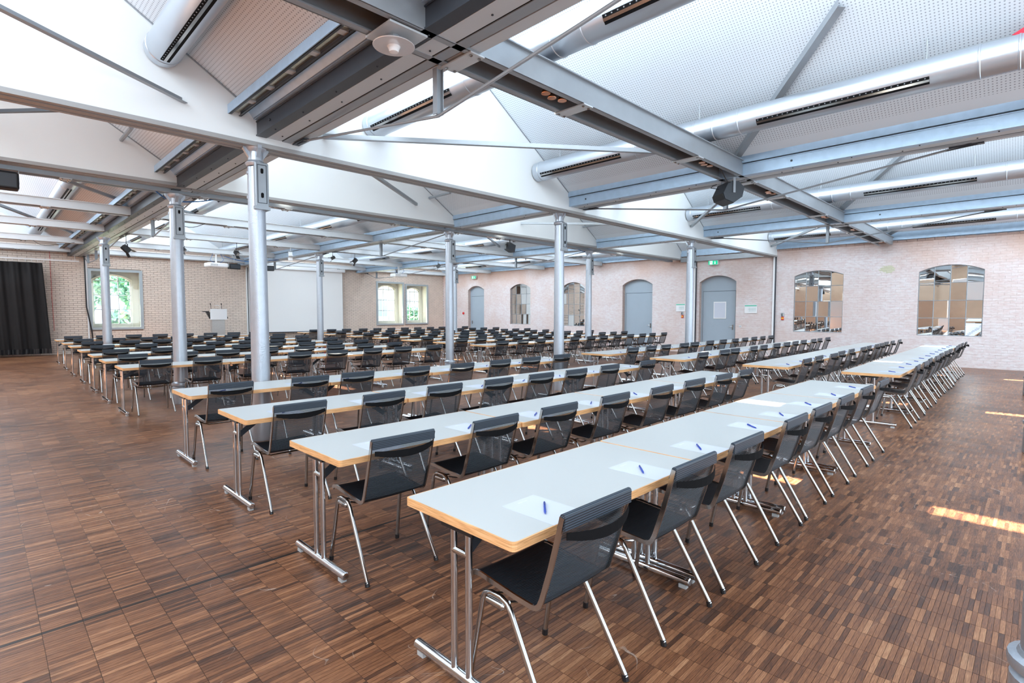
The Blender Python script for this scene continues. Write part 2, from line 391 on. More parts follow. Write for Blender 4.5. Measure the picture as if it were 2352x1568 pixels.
one = MB(); gx, gy = .0006, .0006
one.add([(-LX/2+gx, -LY/2+gy, 0), (LX/2-gx, -LY/2+gy, 0), (LX/2-gx, LY/2-gy, 0), (-LX/2+gx, LY/2-gy, 0)]+[(-LX/2+gx, -LY/2+gy, -.008), (LX/2-gx, -LY/2+gy, -.008), (LX/2-gx, LY/2-gy, -.008), (-LX/2+gx, LY/2-gy, -.008)],
        [(0, 1, 2, 3), (0, 4, 5, 1), (1, 5, 6, 2), (2, 6, 7, 3), (3, 7, 4, 0), (7, 6, 5, 4)])
lm = one.mesh('plank', MT['floor'])
for _, x, y in cells[:300]:
    o = bpy.data.objects.new('plank', lm); COL.objects.link(o); o.location = (x, y, random.uniform(-.0004, .0002)); o.parent = floor
rest = MB(); base_v, base_f = one.v, one.f
for _, x, y in cells[300:]:
    dz = random.uniform(-.0004, .0002); rest.add([(a+x, b+y, c+dz) for a, b, c in base_v], base_f[:5])
rest.obj('parquet_planks', 'floor', floor, kind='stuff')

# ------------------------------------------------------------------ roof: perforated saw-tooth ceilings, glazing, gables
def zs(x, xb): return ZB+SLOPE*(xb-x)
RX = 1.30
k = 0
for i, xb in enumerate(XB):
    xn = xb+PITCH                       # next beam
    xr = xb+RX; zr = zs(xr, xn)
    for j, (ya, yb) in enumerate(BAYS):
        m = MB()
        m.prism([(xn, ZB), (xr, zr), (xr, zr+.12), (xn, ZB+.12)], 'y', ya, yb)
        c = struct(m.obj('ceiling', 'perf'))
        # glazing wall of the shed: sheets below, clear light strip under the ridge, mullions
        win = setroot('window_%d' % (10+k)); k += 1
        def gp(t): return (xb+.62+(RX-.62)*t, 3.96+(zr-3.96)*t)
        ny = max(2, round((yb-ya)/1.25)); dy = (yb-ya)/ny
        for q in range(ny):
            a, b = ya+q*dy+.05, ya+(q+1)*dy-.05
            g = MB(); (x0, z0), (x1, z1) = gp(.0), gp(.79)
            g.prism([(x0, z0), (x1, z1), (x1-.02, z1), (x0-.02, z0)], 'y', a, b); g.obj('pane', 'glass', win)
        fr = MB()
        for q in range(ny+1):
            y = ya+q*dy; (x0, z0), (x1, z1) = gp(0), gp(1)
            fr.bar((x0, y, z0), (x1, y, z1), .10, .06, (0, 1, 0))
        for t in (.79, .985):
            x0, z0 = gp(t); fr.bar((x0, ya, z0), (x0, yb, z0), .06, .05)
        fr.obj('frame', 'white', win)
# gable partitions
def gable(name, y0, y1, zb):
    root = setroot(name)
    pts = [(-5, zb), (XE+.1, zb)]
    prof = []
    for xb in XB:
        xn = xb+PITCH; xr = xb+RX
        prof += [(xb+.02, ZB+.2), (xb+.60, ZB+.2), (xr-.04, zs(xr, xn)+.10), (xr, zs(xr, xn)+.11)]
    prof += [(XE+.1, ZB+.11)]
    prof = [(-5, 4.6)]+[(max(-5, x), z) for x, z in prof]
    core = MB(); poly = pts[:2]+[p for p in reversed(prof)]
    core.prism(poly, 'y', y0, y1); o = core.obj('wall_panel', 'white_panel', root)
    # bottom edging: light trims and two dark shadow gaps, as seen from below
    t = y1-y0
    tr = MB(); tr.box(-5, XE, y0-.012, y0+.05, zb-.03, zb+.02); tr.box(-5, XE, y0+.09, y1-.07, zb-.03, zb); tr.box(-5, XE, y1-.035, y1+.012, zb-.03, zb+.02)
    tr.obj('trim', 'strip', root)
    s = MB(); s.box(-5, XE, y0+.05, y0+.09, zb-.012, zb-.002); s.box(-5, XE, y1-.07, y1-.035, zb-.012, zb-.002); s.obj('shadow_gap', 'seam', root)
    # folded angle where the perforated sheet meets the panel
    for xb in XB:
        xn = xb+PITCH; xr = xb+RX
        a = MB()
        for yy in (y0-.006, y1+.006): a.bar((xr+.02, yy, zs(xr, xn)-.015), (xn, yy, ZB-.012), .012, .012)
        a.obj('joint_strip', 'steel', root)
    return root
gable('wall_gable', 6.76, 7.02, 3.61); gable('wall_gable', 10.40, 10.65, 3.74)

# ------------------------------------------------------------------ walls
def arch_z(y, y0, y1, zs_, za):
    """segmental arch from springing height zs_ to crown za"""
    h = za-zs_; c = (y1-y0)/2; R = (c*c+h*h)/(2*h); ym = (y0+y1)/2
    return za-R+math.sqrt(max(0, R*R-(y-ym)**2))
# openings in the right wall (X = 20.2): y0, y1, sill, spring, crown, depth, kind
OPEN = [(1.18, 2.68, .91, 2.83, 3.01, .05, 'mirror'), (4.67, 6.17, .93, 2.86, 3.03, .05, 'mirror'), (8.19, 9.64, 0, 2.78, 3.03, .22, 'door'),
        (11.72, 13.2, 0, 2.80, 3.04, .22, 'door'), (15.29, 16.69, .95, 2.80, 3.05, .10, 'mirror'), (18.78, 20.26, .98, 2.86, 3.10, .10, 'mirror'), (22.36, 23.74, 0, 2.88, 3.12, .22, 'door')]
wr = setroot('wall_right')
m = MB(); ZT = 3.86
def wq(y0, y1, z0, z1): m.add([(XE, y0, z0), (XE, y1, z0), (XE, y1, z1), (XE, y0, z1)], [(0, 3, 2, 1)])
def ztop(y): return 3.80+.004*(y)
yc = -5.0; rv = MB()
for (y0, y1, sl, sp, ca, dp, kd) in OPEN:
    m.add([(XE, yc, 0), (XE, y0, 0), (XE, y0, ztop(y0)), (XE, yc, ztop(yc))], [(0, 3, 2, 1)])
    if sl > 0: wq(y0, y1, 0, sl)
    N = 14
    for q in range(N):
        a, b = y0+(y1-y0)*q/N, y0+(y1-y0)*(q+1)/N; za, zb = arch_z(a, y0, y1, sp, ca), arch_z(b, y0, y1, sp, ca)
        m.add([(XE, a, za), (XE, b, zb), (XE, b, ztop(b)), (XE, a, ztop(a))], [(0, 3, 2, 1)])
        rv.add([(XE, a, za), (XE, b, zb), (XE+dp, b, zb), (XE+dp, a, za)], [(0, 1, 2, 3)])
    for yy in (y0, y1): rv.add([(XE, yy, sl), (XE, yy, sp), (XE+dp, yy, sp), (XE+dp, yy, sl)], [(0, 1, 2, 3)])
    if sl > 0: rv.add([(XE, y0, sl), (XE, y1, sl), (XE+dp, y1, sl), (XE+dp, y0, sl)], [(0, 1, 2, 3)])
    yc = y1
m.add([(XE, yc, 0), (XE, YE+.1, 0), (XE, YE+.1, ztop(YE)), (XE, yc, ztop(yc))], [(0, 3, 2, 1)])
m.add([(XE+.4, -5, 0), (XE+.4, YE+.6, 0), (XE+.4, YE+.6, 4.2), (XE+.4, -5, 4.2)], [(0, 1, 2, 3)])
m.obj('masonry', 'masonry', wr); rv.obj('reveal', 'masonry2', wr)
# irregular ledge of brick heads just under the eaves
lg = MB(); y = -5
while y < YE:
    d = random.uniform(.2, .26); lg.box(XE-.02-random.uniform(0, .015), XE, y+.006, y+d-.006, ztop(y)-.05, ztop(y)+.02+random.uniform(-.01, .01)); y += d
o = lg.obj('brick_ledge', 'masonry2', wr); o['kind'] = 'stuff'
# flashing above the right wall, under the last perforated slope
fl = MB(); fl.box(XE-.06, XE+.45, -5, YE+.6, 3.88, 4.3); fl.box(XE-.10, XE-.06, -5, YE, 3.84, 3.94); fl.box(XE+.02, XE+.45, -5, YE+.6, 3.6, 3.9); struct(fl.obj('trim_eaves', 'steel_blue'))

# closing gable above the brick wall
eg = MB()
ep = [(-5, 4.2), (XE+.4, 4.2), (XE+.4, 4.3)]
for xb in reversed(XB):
    xn = xb+PITCH; xr = xb+RX
    ep += [(min(xn, XE+.38), ZB+.35), (xr, zs(xr, xn)+.13), (max(-5, xb+.6), ZB+.45)]
ep += [(-5, 5.0)]
eg.prism(ep, 'y', YE, YE+.3); struct(eg.obj('wall_end_gable', 'white_panel'))
def arch_grid(i, y0, y1, sl, sp, ca, dp, x, nm):
    """arched steel window glazed with mirror panes"""
    root = setroot(nm); x = x+dp
    fr = MB(); N = 16; w_ = .018
    pts = [(x, y0+.01, sl)]+[(x, y0+.01+(y1-y0-.02)*q/N, arch_z(y0+(y1-y0)*q/N, y0, y1, sp, ca)-.012) for q in range(N+1)]+[(x, y1-.01, sl)]
    fr.tube(pts, .016, 6); fr.tube([(x, y0, sl+.01), (x, y1, sl+.01)], .014, 6)
    nc, nr = 4, 4
    ys = [y0+(y1-y0)*q/nc for q in range(nc+1)]; zr_ = [sl+(ca-sl)*q/nr for q in range(nr+1)]
    for q in range(1, nc): fr.tube([(x-.012, ys[q], sl), (x-.012, ys[q], arch_z(ys[q], y0, y1, sp, ca))], .011, 6)
    for q in range(1, nr): fr.tube([(x-.012, y0, zr_[q]), (x-.012, y1, zr_[q])], .011, 6)
    fr.obj('frame', 'steel', root)
    for r in range(nr):
        for c in range(nc):
            a, b = ys[c]+.006, ys[c+1]-.006
            z0 = zr_[r]+.004
            if r < nr-1: zt = [zr_[r+1]-.004]*5
            else: zt = [arch_z(a+(b-a)*q/4, y0, y1, sp, ca)-.015 for q in range(5)]
            # each old pane is tilted and slightly warped
            ty, tz, wv = random.uniform(-.012, .012), random.uniform(-.010, .010), random.uniform(-.006, .006)
            vs = []; fs = []; nz = 6
            for q in range(5):
                yy = a+(b-a)*q/4
                for s in range(nz+1):
                    zz = z0+(zt[q]-z0)*s/nz
                    u_, v_ = q/4-.5, s/nz-.5
                    vs.append((x-.006+ty*u_+tz*v_+wv*(u_*u_+v_*v_), yy, zz))
            for q in range(4):
                for s in range(nz): fs.append((q*(nz+1)+s, q*(nz+1)+s+1, (q+1)*(nz+1)+s+1, (q+1)*(nz+1)+s))
            p = MB(); p.add(vs, fs)
            me = bpy.data.meshes.new('pane'); me.from_pydata(p.v, [], p.f); me.materials.append(MT['mirror'])
            for f in me.polygons: f.use_smooth = True
            o = bpy.data.objects.new('pane', me); COL.objects.link(o); o.parent = root
    return root
wi = 1; di = 1
for (y0, y1, sl, sp, ca, dp, kd) in OPEN:
    if kd == 'mirror': arch_grid(0, y0, y1, sl, sp, ca, dp, XE, 'window_%d' % wi); wi += 1
    else:
        root = setroot('door_%d' % di); x = XE+dp
        f = MB(); N = 14; zt = sp-.34
        poly = [(y0, zt)]+[(y1, zt)]+[(y1-(y1-y0)*q/N, arch_z(y1-(y1-y0)*q/N, y0, y1, sp, ca)) for q in range(N+1)]
        f.prism(poly, 'x', x-.03, x+.02); f.box(x-.03, x+.02, y0, y0+.07, 0, zt); f.box(x-.03, x+.02, y1-.07, y1, 0, zt)
        f.obj('frame', 'door', root)
        dd = MB(); dd.box(x-.005, x, y0+.07, y1-.07, 0, zt); dd.obj('gap', 'doordark', root)
        lf = MB(); lf.cbox(x-.045, x-.006, y0+.082, y1-.085, .008, zt-.015, .004); leaf = lf.obj('door_leaf', 'door', root)
        hside = y0+.17 if di < 3 else y1-.17; sgn = 1 if di < 3 else -1
        h = MB(); h.box(x-.052, x-.044, hside-.025, hside+.025, .94, 1.13); h.tube([(x-.05, hside, 1.06), (x-.10, hside, 1.06), (x-.105, hside+sgn*.015, 1.06), (x-.105, hside+sgn*.13, 1.055)], .010, 8)
        h.obj('handle', 'satin', leaf, True)
        if di == 1:
            nb = thing('notice_sheet', 'white framed notice sheet hung on the grey door beside the column', 'notice', (XE+.17, 8.87, 1.69))
            b = MB(); b.cbox(-.012, 0, -.25, .25, -.33, .33, .004); b.obj('frame', 'white', nb)
            b = MB(); b.box(-.015, -.012, -.215, .215, -.295, .295); b.obj('sheet', 'paper', nb)
        di += 1

# far brick wall (Y = 26.1)
WIN = [(3.04, 4.74, .92, 3.26, 11), (15.57, 17.32, .90, 3.30, 12), (17.46, 19.02, .92, 3.22, 13)]
wb = setroot('wall_back'); m = MB(); TB = .62
def bq(x0, x1, z0, z1): m.box(x0, x1, YE, YE+TB, z0, z1)
xc = -5.0
for (x0, x1, z0, z1, n_) in WIN:
    bq(xc, x0, 0, 4.25); bq(x0, x1, 0, z0); bq(x0, x1, z1, 4.25); xc = x1
bq(xc, XE+.4, 0, 4.25); m.obj('mortar_bed', 'mortar', wb)
BH, BW = .077, .25
bl = []
for r in range(int(4.1/BH)):
    z0, z1 = r*BH+.005, (r+1)*BH-.005
    x = -.2+(BW/2 if r % 2 else 0)-BW
    while x < XE:
        a, b = x+.004, x+BW-.004; x += BW
        segs = [(a, min(b, XE-.005))]
        for (w0, w1, s0, s1, n_) in WIN:
            if z1 > s0-.01 and z0 < s1+.01:
                ns = []
                for (p, q) in segs:
                    if q <= w0 or p >= w1: ns.append((p, q)); continue
                    if p < w0: ns.append((p, w0))
                    if q > w1: ns.append((w1, q))
                segs = ns
        for (p, q) in segs:
            if q-p > .04: bl.append((p, q, z0, z1))
def brick_geo(mb, p, q, z0, z1, d):
    c = .005
    vs = [(p, YE, z0), (q, YE, z0), (q, YE, z1), (p, YE, z1), (p+c, YE-d, z0+c), (q-c, YE-d, z0+c), (q-c, YE-d, z1-c), (p+c, YE-d, z1-c)]
    mb.add(vs, [(4, 5, 6, 7), (0, 1, 5, 4), (1, 2, 6, 5), (2, 3, 7, 6), (3, 0, 4, 7)])
indiv = [t for t in bl if 1.95 < t[0] and t[1] < 3.0 and t[2] > .7 or 4.8 < t[0] and t[1] < 6.6 and t[2] > 1.0]
indiv = indiv[:300]; ids = set(indiv)
rest = MB()
bm_full = {}
for t in bl:
    d = random.uniform(.006, .013)
    if t in ids:
        wd = round(t[1]-t[0], 3)
        if wd not in bm_full:
            b = MB(); brick_geo(b, 0, t[1]-t[0], 0, t[3]-t[2], .010); b.v = [(x, y-YE, z) for x, y, z in b.v]; bm_full[wd] = b.mesh('brick', MT['brick'])
        o = bpy.data.objects.new('brick', bm_full[wd]); COL.objects.link(o); o.location = (t[0], YE+random.uniform(-.003, .003), t[2]); o.parent = wb
    else: brick_geo(rest, *t, d)
rest.obj('bricks', 'brick', wb, kind='stuff')

for wn_, (x0, x1, z0, z1, n_) in enumerate(WIN):
    root = setroot('window_%d' % n_)
    # metal casement on the room side
    f = MB(); t = .075; y = YE-.05
    f.box(x0-.03, x1+.03, y, YE+.03, z1-t, z1+.02); f.box(x0-.03, x1+.03, y, YE+.03, z0-.02, z0+t)
    f.box(x0-.03, x0+t, y, YE+.03, z0+t, z1-t); f.box(x1-t, x1+.03, y, YE+.03, z0+t, z1-t); f.obj('frame', 'winframe', root)
    gl = MB(); gl.box(x0+t, x1-t, YE, YE+.006, z0+t, z1-t); gl.obj('pane', 'clear', root)
    # splayed niche lined with cream plaster, arched sash at its back
    ax0, ax1 = (x0+.20, x1-.28) if wn_ == 0 else (x0+.40, x1-.22); az0 = z0+.20; asp = z1-.42; aca = z1-.20; yb_ = YE+.60
    ni = MB()
    ni.add([(x0, YE, z0), (x1, YE, z0), (x1, yb_, z0), (x0, yb_, z0)], [(0, 1, 2, 3)]); ni.add([(x0, YE, z1), (x1, YE, z1), (x1, yb_, z1), (x0, yb_, z1)], [(0, 1, 2, 3)])
    ni.add([(x0, YE, z0), (x0, yb_, z0), (x0, yb_, z1), (x0, YE, z1)], [(0, 1, 2, 3)]); ni.add([(x1-.002, YE, z0), (x1-.002, yb_, z0), (x1-.002, yb_, z1), (x1-.002, YE, z1)], [(0, 1, 2, 3)])
    ni.box(x0, ax0, yb_, yb_+.04, z0, z1); ni.box(ax1, x1, yb_, yb_+.04, z0, z1); ni.box(ax0, ax1, yb_, yb_+.04, z0, az0)
    N = 12
    for q in range(N):
        a, b = ax0+(ax1-ax0)*q/N, ax0+(ax1-ax0)*(q+1)/N
        za, zb = arch_z(a, ax0, ax1, asp, aca), arch_z(b, ax0, ax1, asp, aca)
        ni.prism([(a, za), (b, zb), (b, z1), (a, z1)], 'y', yb_, yb_+.04)
    ni.obj('niche', 'plaster', root)
    # raised plaster moulding round the arch
    mo = MB(); mo.tube([(ax0-.05, yb_-.01, z0)]+[(ax0-.05+(ax1-ax0+.10)*q/N, yb_-.01, arch_z(ax0+(ax1-ax0)*q/N, ax0, ax1, asp, aca)+.06) for q in range(N+1)]+[(ax1+.05, yb_-.01, z0)], .035, 6); mo.obj('moulding', 'plaster', root, True)
    mu = MB(); s = .016
    for q in range(0, 4):
        xx = ax0+(ax1-ax0)*q/3; mu.box(xx-s, xx+s, yb_+.01, yb_+.05, az0, arch_z(min(max(xx, ax0), ax1), ax0, ax1, asp, aca)+.01)
    for q in range(0, 4):
        zz = az0+(asp-az0+.02)*q/3; mu.box(ax0, ax1, yb_+.01, yb_+.05, zz-s, zz+s)
    mu.obj('muntins', 'white', root)
# closing walls out of the frame (seen in the mirrors)
m = MB(); m.box(-5.3, -5, -5, YE+.6, 0, 4.0); struct(m.obj('wall_left', 'brick_plain'))
pw = MB(); pw.cbox(-3.2, -3.1, 1.6, 3.6, .05, 2.9, .01); pw.cbox(-3.2, -3.1, 9.0, 11.4, .05, 2.9, .01)
for yy in (1.7, 3.5, 9.1, 11.3): pw.box(-3.4, -2.9, yy-.03, yy+.03, 0, .06)
struct(pw.obj('wall_partition', 'white_panel'))

# vertical trims on the right wall under the partitions
for i, (ya, yb) in enumerate(((6.80, 6.86), (9.78, 9.84))):
    t = MB(); t.box(XE-.07, XE-.02, ya, yb, 0, 3.58 if i == 0 else 3.66); tt = struct(t.obj('trim_%d' % (i+1), 'white'))
    t = MB(); t.box(XE-.075, XE-.02, ya-.035, ya-.01, 0, 3.58 if i == 0 else 3.66); t.obj('channel', 'steel_dark', tt)
t = MB(); t.box(XE-.12, XE-.02, 7.1, 10.4, 3.62, 3.80); struct(t.obj('trim_3', 'steel'))
t = MB(); t.box(-5, XE, YE-.10, YE, 3.86, 4.02); t.box(-5, XE, YE-.16, YE-.10, 3.82, 3.90); struct(t.obj('trim_4', 'steel'))
for i, xx in enumerate((8.76, )):
    t = MB(); t.box(xx, xx+.045, YE-.08, YE-.02, 0, 3.8); t.box(xx+.085, xx+.13, YE-.08, YE-.02, 0, 3.8); tt = struct(t.obj('trim_5', 'white'))
    t = MB(); t.box(xx+.045, xx+.085, YE-.05, YE-.02, 0, 3.8); t.obj('channel', 'steel_dark', tt)

# ------------------------------------------------------------------ columns
def make_column():
    root = thing('cast_iron_column', '', 'column')
    b = MB(); b.lathe([(.135, 0), (.14, .02), (.135, .29), (.12, .30), (.115, .315), (.142, .325), (.145, .345), (.142, .362), (.118, .37), (.11, .385)], n=24); b.obj('base', 'col', root, True)
    s = MB(); s.lathe([(.108, .38), (.104, 1.6), (.098, 2.8), (.094, 3.35)], n=24); s.obj('shaft', 'col', root, True)
    n = MB(); n.lathe([(.10, 3.36), (.118, 3.385), (.12, 3.40), (.105, 3.415), (.086, 3.43), (.086, 3.53), (.10, 3.545), (.12, 3.57), (.125, 3.60)], n=20); n.obj('neck', 'col', root, True)
    # clamped box sleeve with two slots on its faces
    v = MB(); v.cbox(-.055, .105, -.125, .06, 2.86, 3.40, .01); v.box(-.063, .115, -.134, .07, 2.835, 2.875); sl = v.obj('sleeve', 'steel', root)
    v = MB(); w_ = .008
    for (a, b_) in ((-.03, -.024), (.074, .080)): v.box(a, b_, -.130, -.124, 2.91, 3.37)
    v.box(-.03, .08, -.130, -.124, 2.91, 2.916); v.box(-.03, .08, -.130, -.124, 3.364, 3.37)
    v.obj('panel_rim', 'steel_dark', sl)
    for z in (2.95, 3.24):
        q = MB(); q.prism([(.025+.016*math.cos(t), z+.02+(.02 if math.sin(t) < 0 else .05)+.016*math.sin(t)) for t in [2*PI*k_/16 for k_ in range(16)]], 'y', -.132, -.126); q.obj('slot', 'seam', sl)
        q = MB(); q.box(.102, .108, -.045, -.025, z+.01, z+.07); q.obj('slot', 'seam', sl)
        q = MB(); q.lathe([(.03, 0), (.035, .015), (.022, .04)], n=12); q.v = [(-.06-zz, .02+a, z+.04+b2) for a, b2, zz in q.v]; q.obj('bolt', 'col', sl, True)
    for k_ in range(4):
        br = MB(); br.prism([(.07, 3.44), (.15, 3.56), (.15, 3.60), (.07, 3.60)], 'y', -.022, .022); br.xf(Matrix.Rotation(k_*PI/2, 4, 'Z')); br.obj('bracket_wing', 'col', root)
    return root
cproto = make_column()
rowdesc = {0: 'at the very edge of the hall', 1: 'under the nearest white gable', 2: 'under the second white gable', 3: 'under the open beams'}
first = True
CP = [(2.62, -.10, 0, 0), (8.40, -.04, 0, 1), (14.30, .06, 0, 2), (2.46, 6.88, 1, 0), (8.39, 7.00, 1, 1), (14.12, 7.02, 1, 2),
      (2.45, 10.60, 2, 0), (8.42, 10.62, 2, 1), (14.30, 10.66, 2, 2), (2.45, 18.0, 3, 0), (8.42, 17.85, 3, 1), (14.35, 17.75, 3, 2)]
for (x, y, r, c) in CP:
    lab = ORD[c]+' silver iron column from the aisle '+rowdesc[r]
    if r == 0: lab = ORD[c]+' silver column along the right side of the hall counting away from the camera'
    if first: o = cproto; o.location = (x, y, 0); o['label'] = lab; o['group'] = 'silver cast iron columns'; first = False
    else: o = dup(cproto, (x, y, 0), 0, lab, 'silver cast iron columns')
    if r == 2 or r == 3:
        pass

# ------------------------------------------------------------------ gutter beams in Y direction
bayname = ['nearest bay', 'narrow middle bay', 'far bay']
for i, xb in enumerate(XB[1:]):
    for j, (ya, yb) in enumerate(BAYS):
        y0, y1 = ya, yb
        r = thing('gutter_beam', ORD[i]+' steel gutter beam from the curtain side above the '+bayname[j], 'beam', (xb, 0, 0), 0, 'steel gutter beams')
        a = MB()                                                     # channel web facing the entrance side
        a.box(.0, .014, y0, y1, 3.71, 3.86); a.box(-.01, .11, y0, y1, 3.700, 3.714); a.box(-.01, .05, y0, y1, 3.86, 3.872)
        a.obj('channel', 'steel_blue' if i else 'steel_dark', r)
        a = MB(); a.box(.02, .03, y0, y1, 3.872, 3.90); a.box(-.03, .6, y0, y1, 3.98, 4.02); a.obj('gutter_floor', 'steel_dark', r)
        a = MB(); a.box(-.035, -.022, y0, y1, 3.895, 3.99); a.box(-.035, .02, y0, y1, 3.885, 3.897); a.obj('flashing', 'steel_blue', r)
        a = MB(); a.box(.12, .285, y0, y1, 3.704, 3.714); a.obj('soffit', 'soffit', r)
        a = MB(); a.box(.11, .12, y0, y1, 3.708, 3.712); a.box(.285, .30, y0, y1, 3.708, 3.712); a.obj('shadow_gap', 'seam', r)
        a = MB(); a.box(.30, .40, y0, y1, 3.700, 3.714); a.box(.386, .40, y0, y1, 3.714, 3.86); a.obj('channel', 'steel', r)
        a = MB(); a.box(.44, .56, y0, y1, 3.72, 3.73); a.box(.55, .56, y0, y1, 3.73, 4.02); a.obj('rear_sheet', 'soffit', r)
        bt = MB(); y = y0+.25; k_ = 0
        while y < y1:
            bt.lathe([(.008, 0), (.010, .006), (.004, .01)], n=6); n0 = len(bt.v)-18
            bt.v[n0:] = [(.06+x_, y+y_, 3.700-z_) for x_, y_, z_ in bt.v[n0:]]
            bt.lathe([(.008, 0), (.010, .006), (.004, .01)], n=6); n0 = len(bt.v)-18
            bt.v[n0:] = [(.22+x_, y+.2+y_, 3.704-z_) for x_, y_, z_ in bt.v[n0:]]
            if k_ % 5 == 0:
                for dz in (0,): 
                    bt.lathe([(.013, 0), (.016, .01), (.010, .016)], n=8); n0 = len(bt.v)-24
                    bt.v[n0:] = [(-z_, y+y_, 3.79+x_) for x_, y_, z_ in bt.v[n0:]]
            y += .74; k_ += 1
        o = bt.obj('bolts', 'steel_dark', r); o['kind'] = 'stuff'

# lamp track beside the first gutter beam
MT_fl = mat('light_tinted_flashing', (.62, .68, .80), .45, .2)  # pale colour stands in for strong light on the strip
for j, (ya, yb) in enumerate(BAYS):
    r = thing('light_track', ['dark cable tray track with lamp battens in the nearest bay', 'short dark cable tray track in the narrow middle bay', 'dark cable tray track with lamp battens in the far bay'][j], 'light track', (2.13, 0, 0), 0, 'lamp tracks beside the first gutter beam')
    a = MB(); a.box(-.01, .0, ya, yb, 3.885, 3.985); a.obj('edge_plate', 'steel_blue', r)
    a = MB(); a.box(0, .008, ya, yb, 3.885, 3.94); a.box(.13, .138, ya, yb, 3.885, 3.94); a.box(0, .03, ya, yb, 3.885, 3.89); a.box(.11, .138, ya, yb, 3.885, 3.89); a.obj('rail', 'steel_dark', r)
    a = MB(); a.box(.03, .11, ya+.02, yb-.02, 3.915, 3.935); a.obj('batten', mat('batten_metal', (.42, .42, .36), .25, .7), r)
    y = ya+.35
    me = None
    while y < yb:
        if me is None:
            b = MB(); b.box(.02, .12, -.04, .04, 3.90, 3.916); me = b.mesh('clip', MT['soffit'])
        o = bpy.data.objects.new('clip', me); COL.objects.link(o); o.location = (0, y, 0); o.parent = r; y += .52
    # flashing between track and gutter beam; light falling there painted into its colour
    f = MB(); f.prism([(2.275, 4.02), (2.35, 3.965), (2.355, 3.975), (2.28, 4.035)], 'y', ya, yb); f.obj('flashing', MT_fl, r).location = (-2.13, 0, 0)
    f = MB(); f.prism([(2.35, 3.965), (2.40, 3.90), (2.405, 3.91), (2.355, 3.975)], 'y', ya, yb); f.obj('flashing', 'steel_blue', r).location = (-2.13, 0, 0)

# ------------------------------------------------------------------ twin channel beams in X direction with spotlights
spot_n = 0
def make_spot():
    r = thing('spotlight', '', 'spotlight')
    a = MB(); a.lathe([(.030, .05), (.034, .055), (.030, .085), (.012, .10)], n=12); a.obj('housing', 'black', r, True)
    a = MB(); a.lathe([(.046, 0), (.048, .004), (.036, .035), (.014, .052)], n=14); a.obj('reflector', 'copper', r, True)
    a = MB(); a.tube([(0, -.02, .09), (0, -.02, .15)], .006, 6); a.obj('stem', 'steel', r)
    return r
sproto = [None]
def spot(x, y, z, label, group):
    if sproto[0] is None:
        sproto[0] = make_spot(); o = sproto[0]; o.location = (x, y, z); o['label'] = label; o['group'] = group
    else: dup(sproto[0], (x, y, z), 0, label, group)
def twin_beam(yc, x0, x1, zb, desc, hw=.185, mat_='steel', spots=True, h=.23):
    r = thing('twin_channel_beam', desc, 'beam', (0, yc, zb), 0, 'twin channel beams across the hall')
    for s in (-1, 1):
        a = MB(); y = s*hw
        a.box(x0, x1, y-.006, y+.006, 0, h); a.box(x0, x1, min(y, y-s*.065), max(y, y-s*.065), 0, .012); a.box(x0, x1, min(y, y+s*.03)-.006, max(y, y+s*.03)+.006, h-.012, h)
        a.obj('channel', mat_, r)
    a = MB(); a.box(x0, x1, -hw+.01, hw-.01, h-.03, h-.02); a.obj('cover_plate', 'steel_dark', r)
    pl = MB(); pl.box(-.075, .075, -hw-.01, hw+.01, -.014, -.002); pm = pl.mesh('strap_plate', MT['soffit'])
    bb = MB()
    for sx in (-.045, .045):
        for sy in (-hw+.025, hw-.025):
            bb.lathe([(.013, 0), (.016, .008), (.008, .014)], n=8); n0 = len(bb.v)-24; bb.v[n0:] = [(sx+p[0], sy+p[1], -.014-p[2]) for p in bb.v[n0:]]
    bbm = bb.mesh('bolts', MT['satin'])
    x = XB[0]; 
    while x < x1:
        for off in (.52, 2.02, 4.55):
            xx = x+off
            if x0 < xx < x1:
                o = bpy.data.objects.new('strap_plate', pm); COL.objects.link(o); o.parent = r; o.location = (xx, 0, 0)
                q = bpy.data.objects.new('bolts', bbm); COL.objects.link(q); q.parent = o; q['kind'] = 'stuff'
        x += PITCH
    return r
BEAMS = [(3.54, -5, XE-.1, 3.70, 'long twin channel beam with copper spotlights crossing the nearest bay', .185),
         (14.40, -5, XE-.1, 3.72, 'twin channel beam crossing the far bay just behind the second white gable', .15),
         (17.85, -5, XE-.1, 3.74, 'twin channel beam resting on the third row of columns', .12),
         (21.8, -5, XE-.1, 3.76, 'twin channel beam between the projectors and the brick wall', .12),
         (25.2, -5, XE-.1, 3.78, 'twin channel beam closest to the brick wall', .12),
         (10.86, -5, XE-.1, 3.66, 'shallow channel beam hung along the second white gable', .10)]
gset = ['nearest bay', 'far bay', 'third column row', 'projector bay', 'brick wall side', 'second gable']
for b, (yc_, x0, x1, zb, desc, hw) in enumerate(BEAMS):
    twin_beam(yc_, x0, x1, zb, desc, hw, 'steel' if b in (0, 5) else 'steel_pale', h=.23 if b == 0 else .10 if b == 5 else .17)
    n_ = 0
    for xb in XB[1:]:
        for off in ((1.68, 5.06) if b in (0, 5) else (2.7,)):
            if xb+off > XE-.4: continue
            for q in range(3):
                if b in (0, 1, 5) or q < 2:
                    spot(xb+off-.12+.125*q, yc_-.02+.03*(q % 2), zb+.025 if b != 5 else zb+.0,
                         ORD[min(n_, 17)]+' small recessed spotlight along the '+('beam crossing the ' if b != 5 else 'beam below the ')+gset[b], 'spotlights in the twin beams')
                    n_ += 1

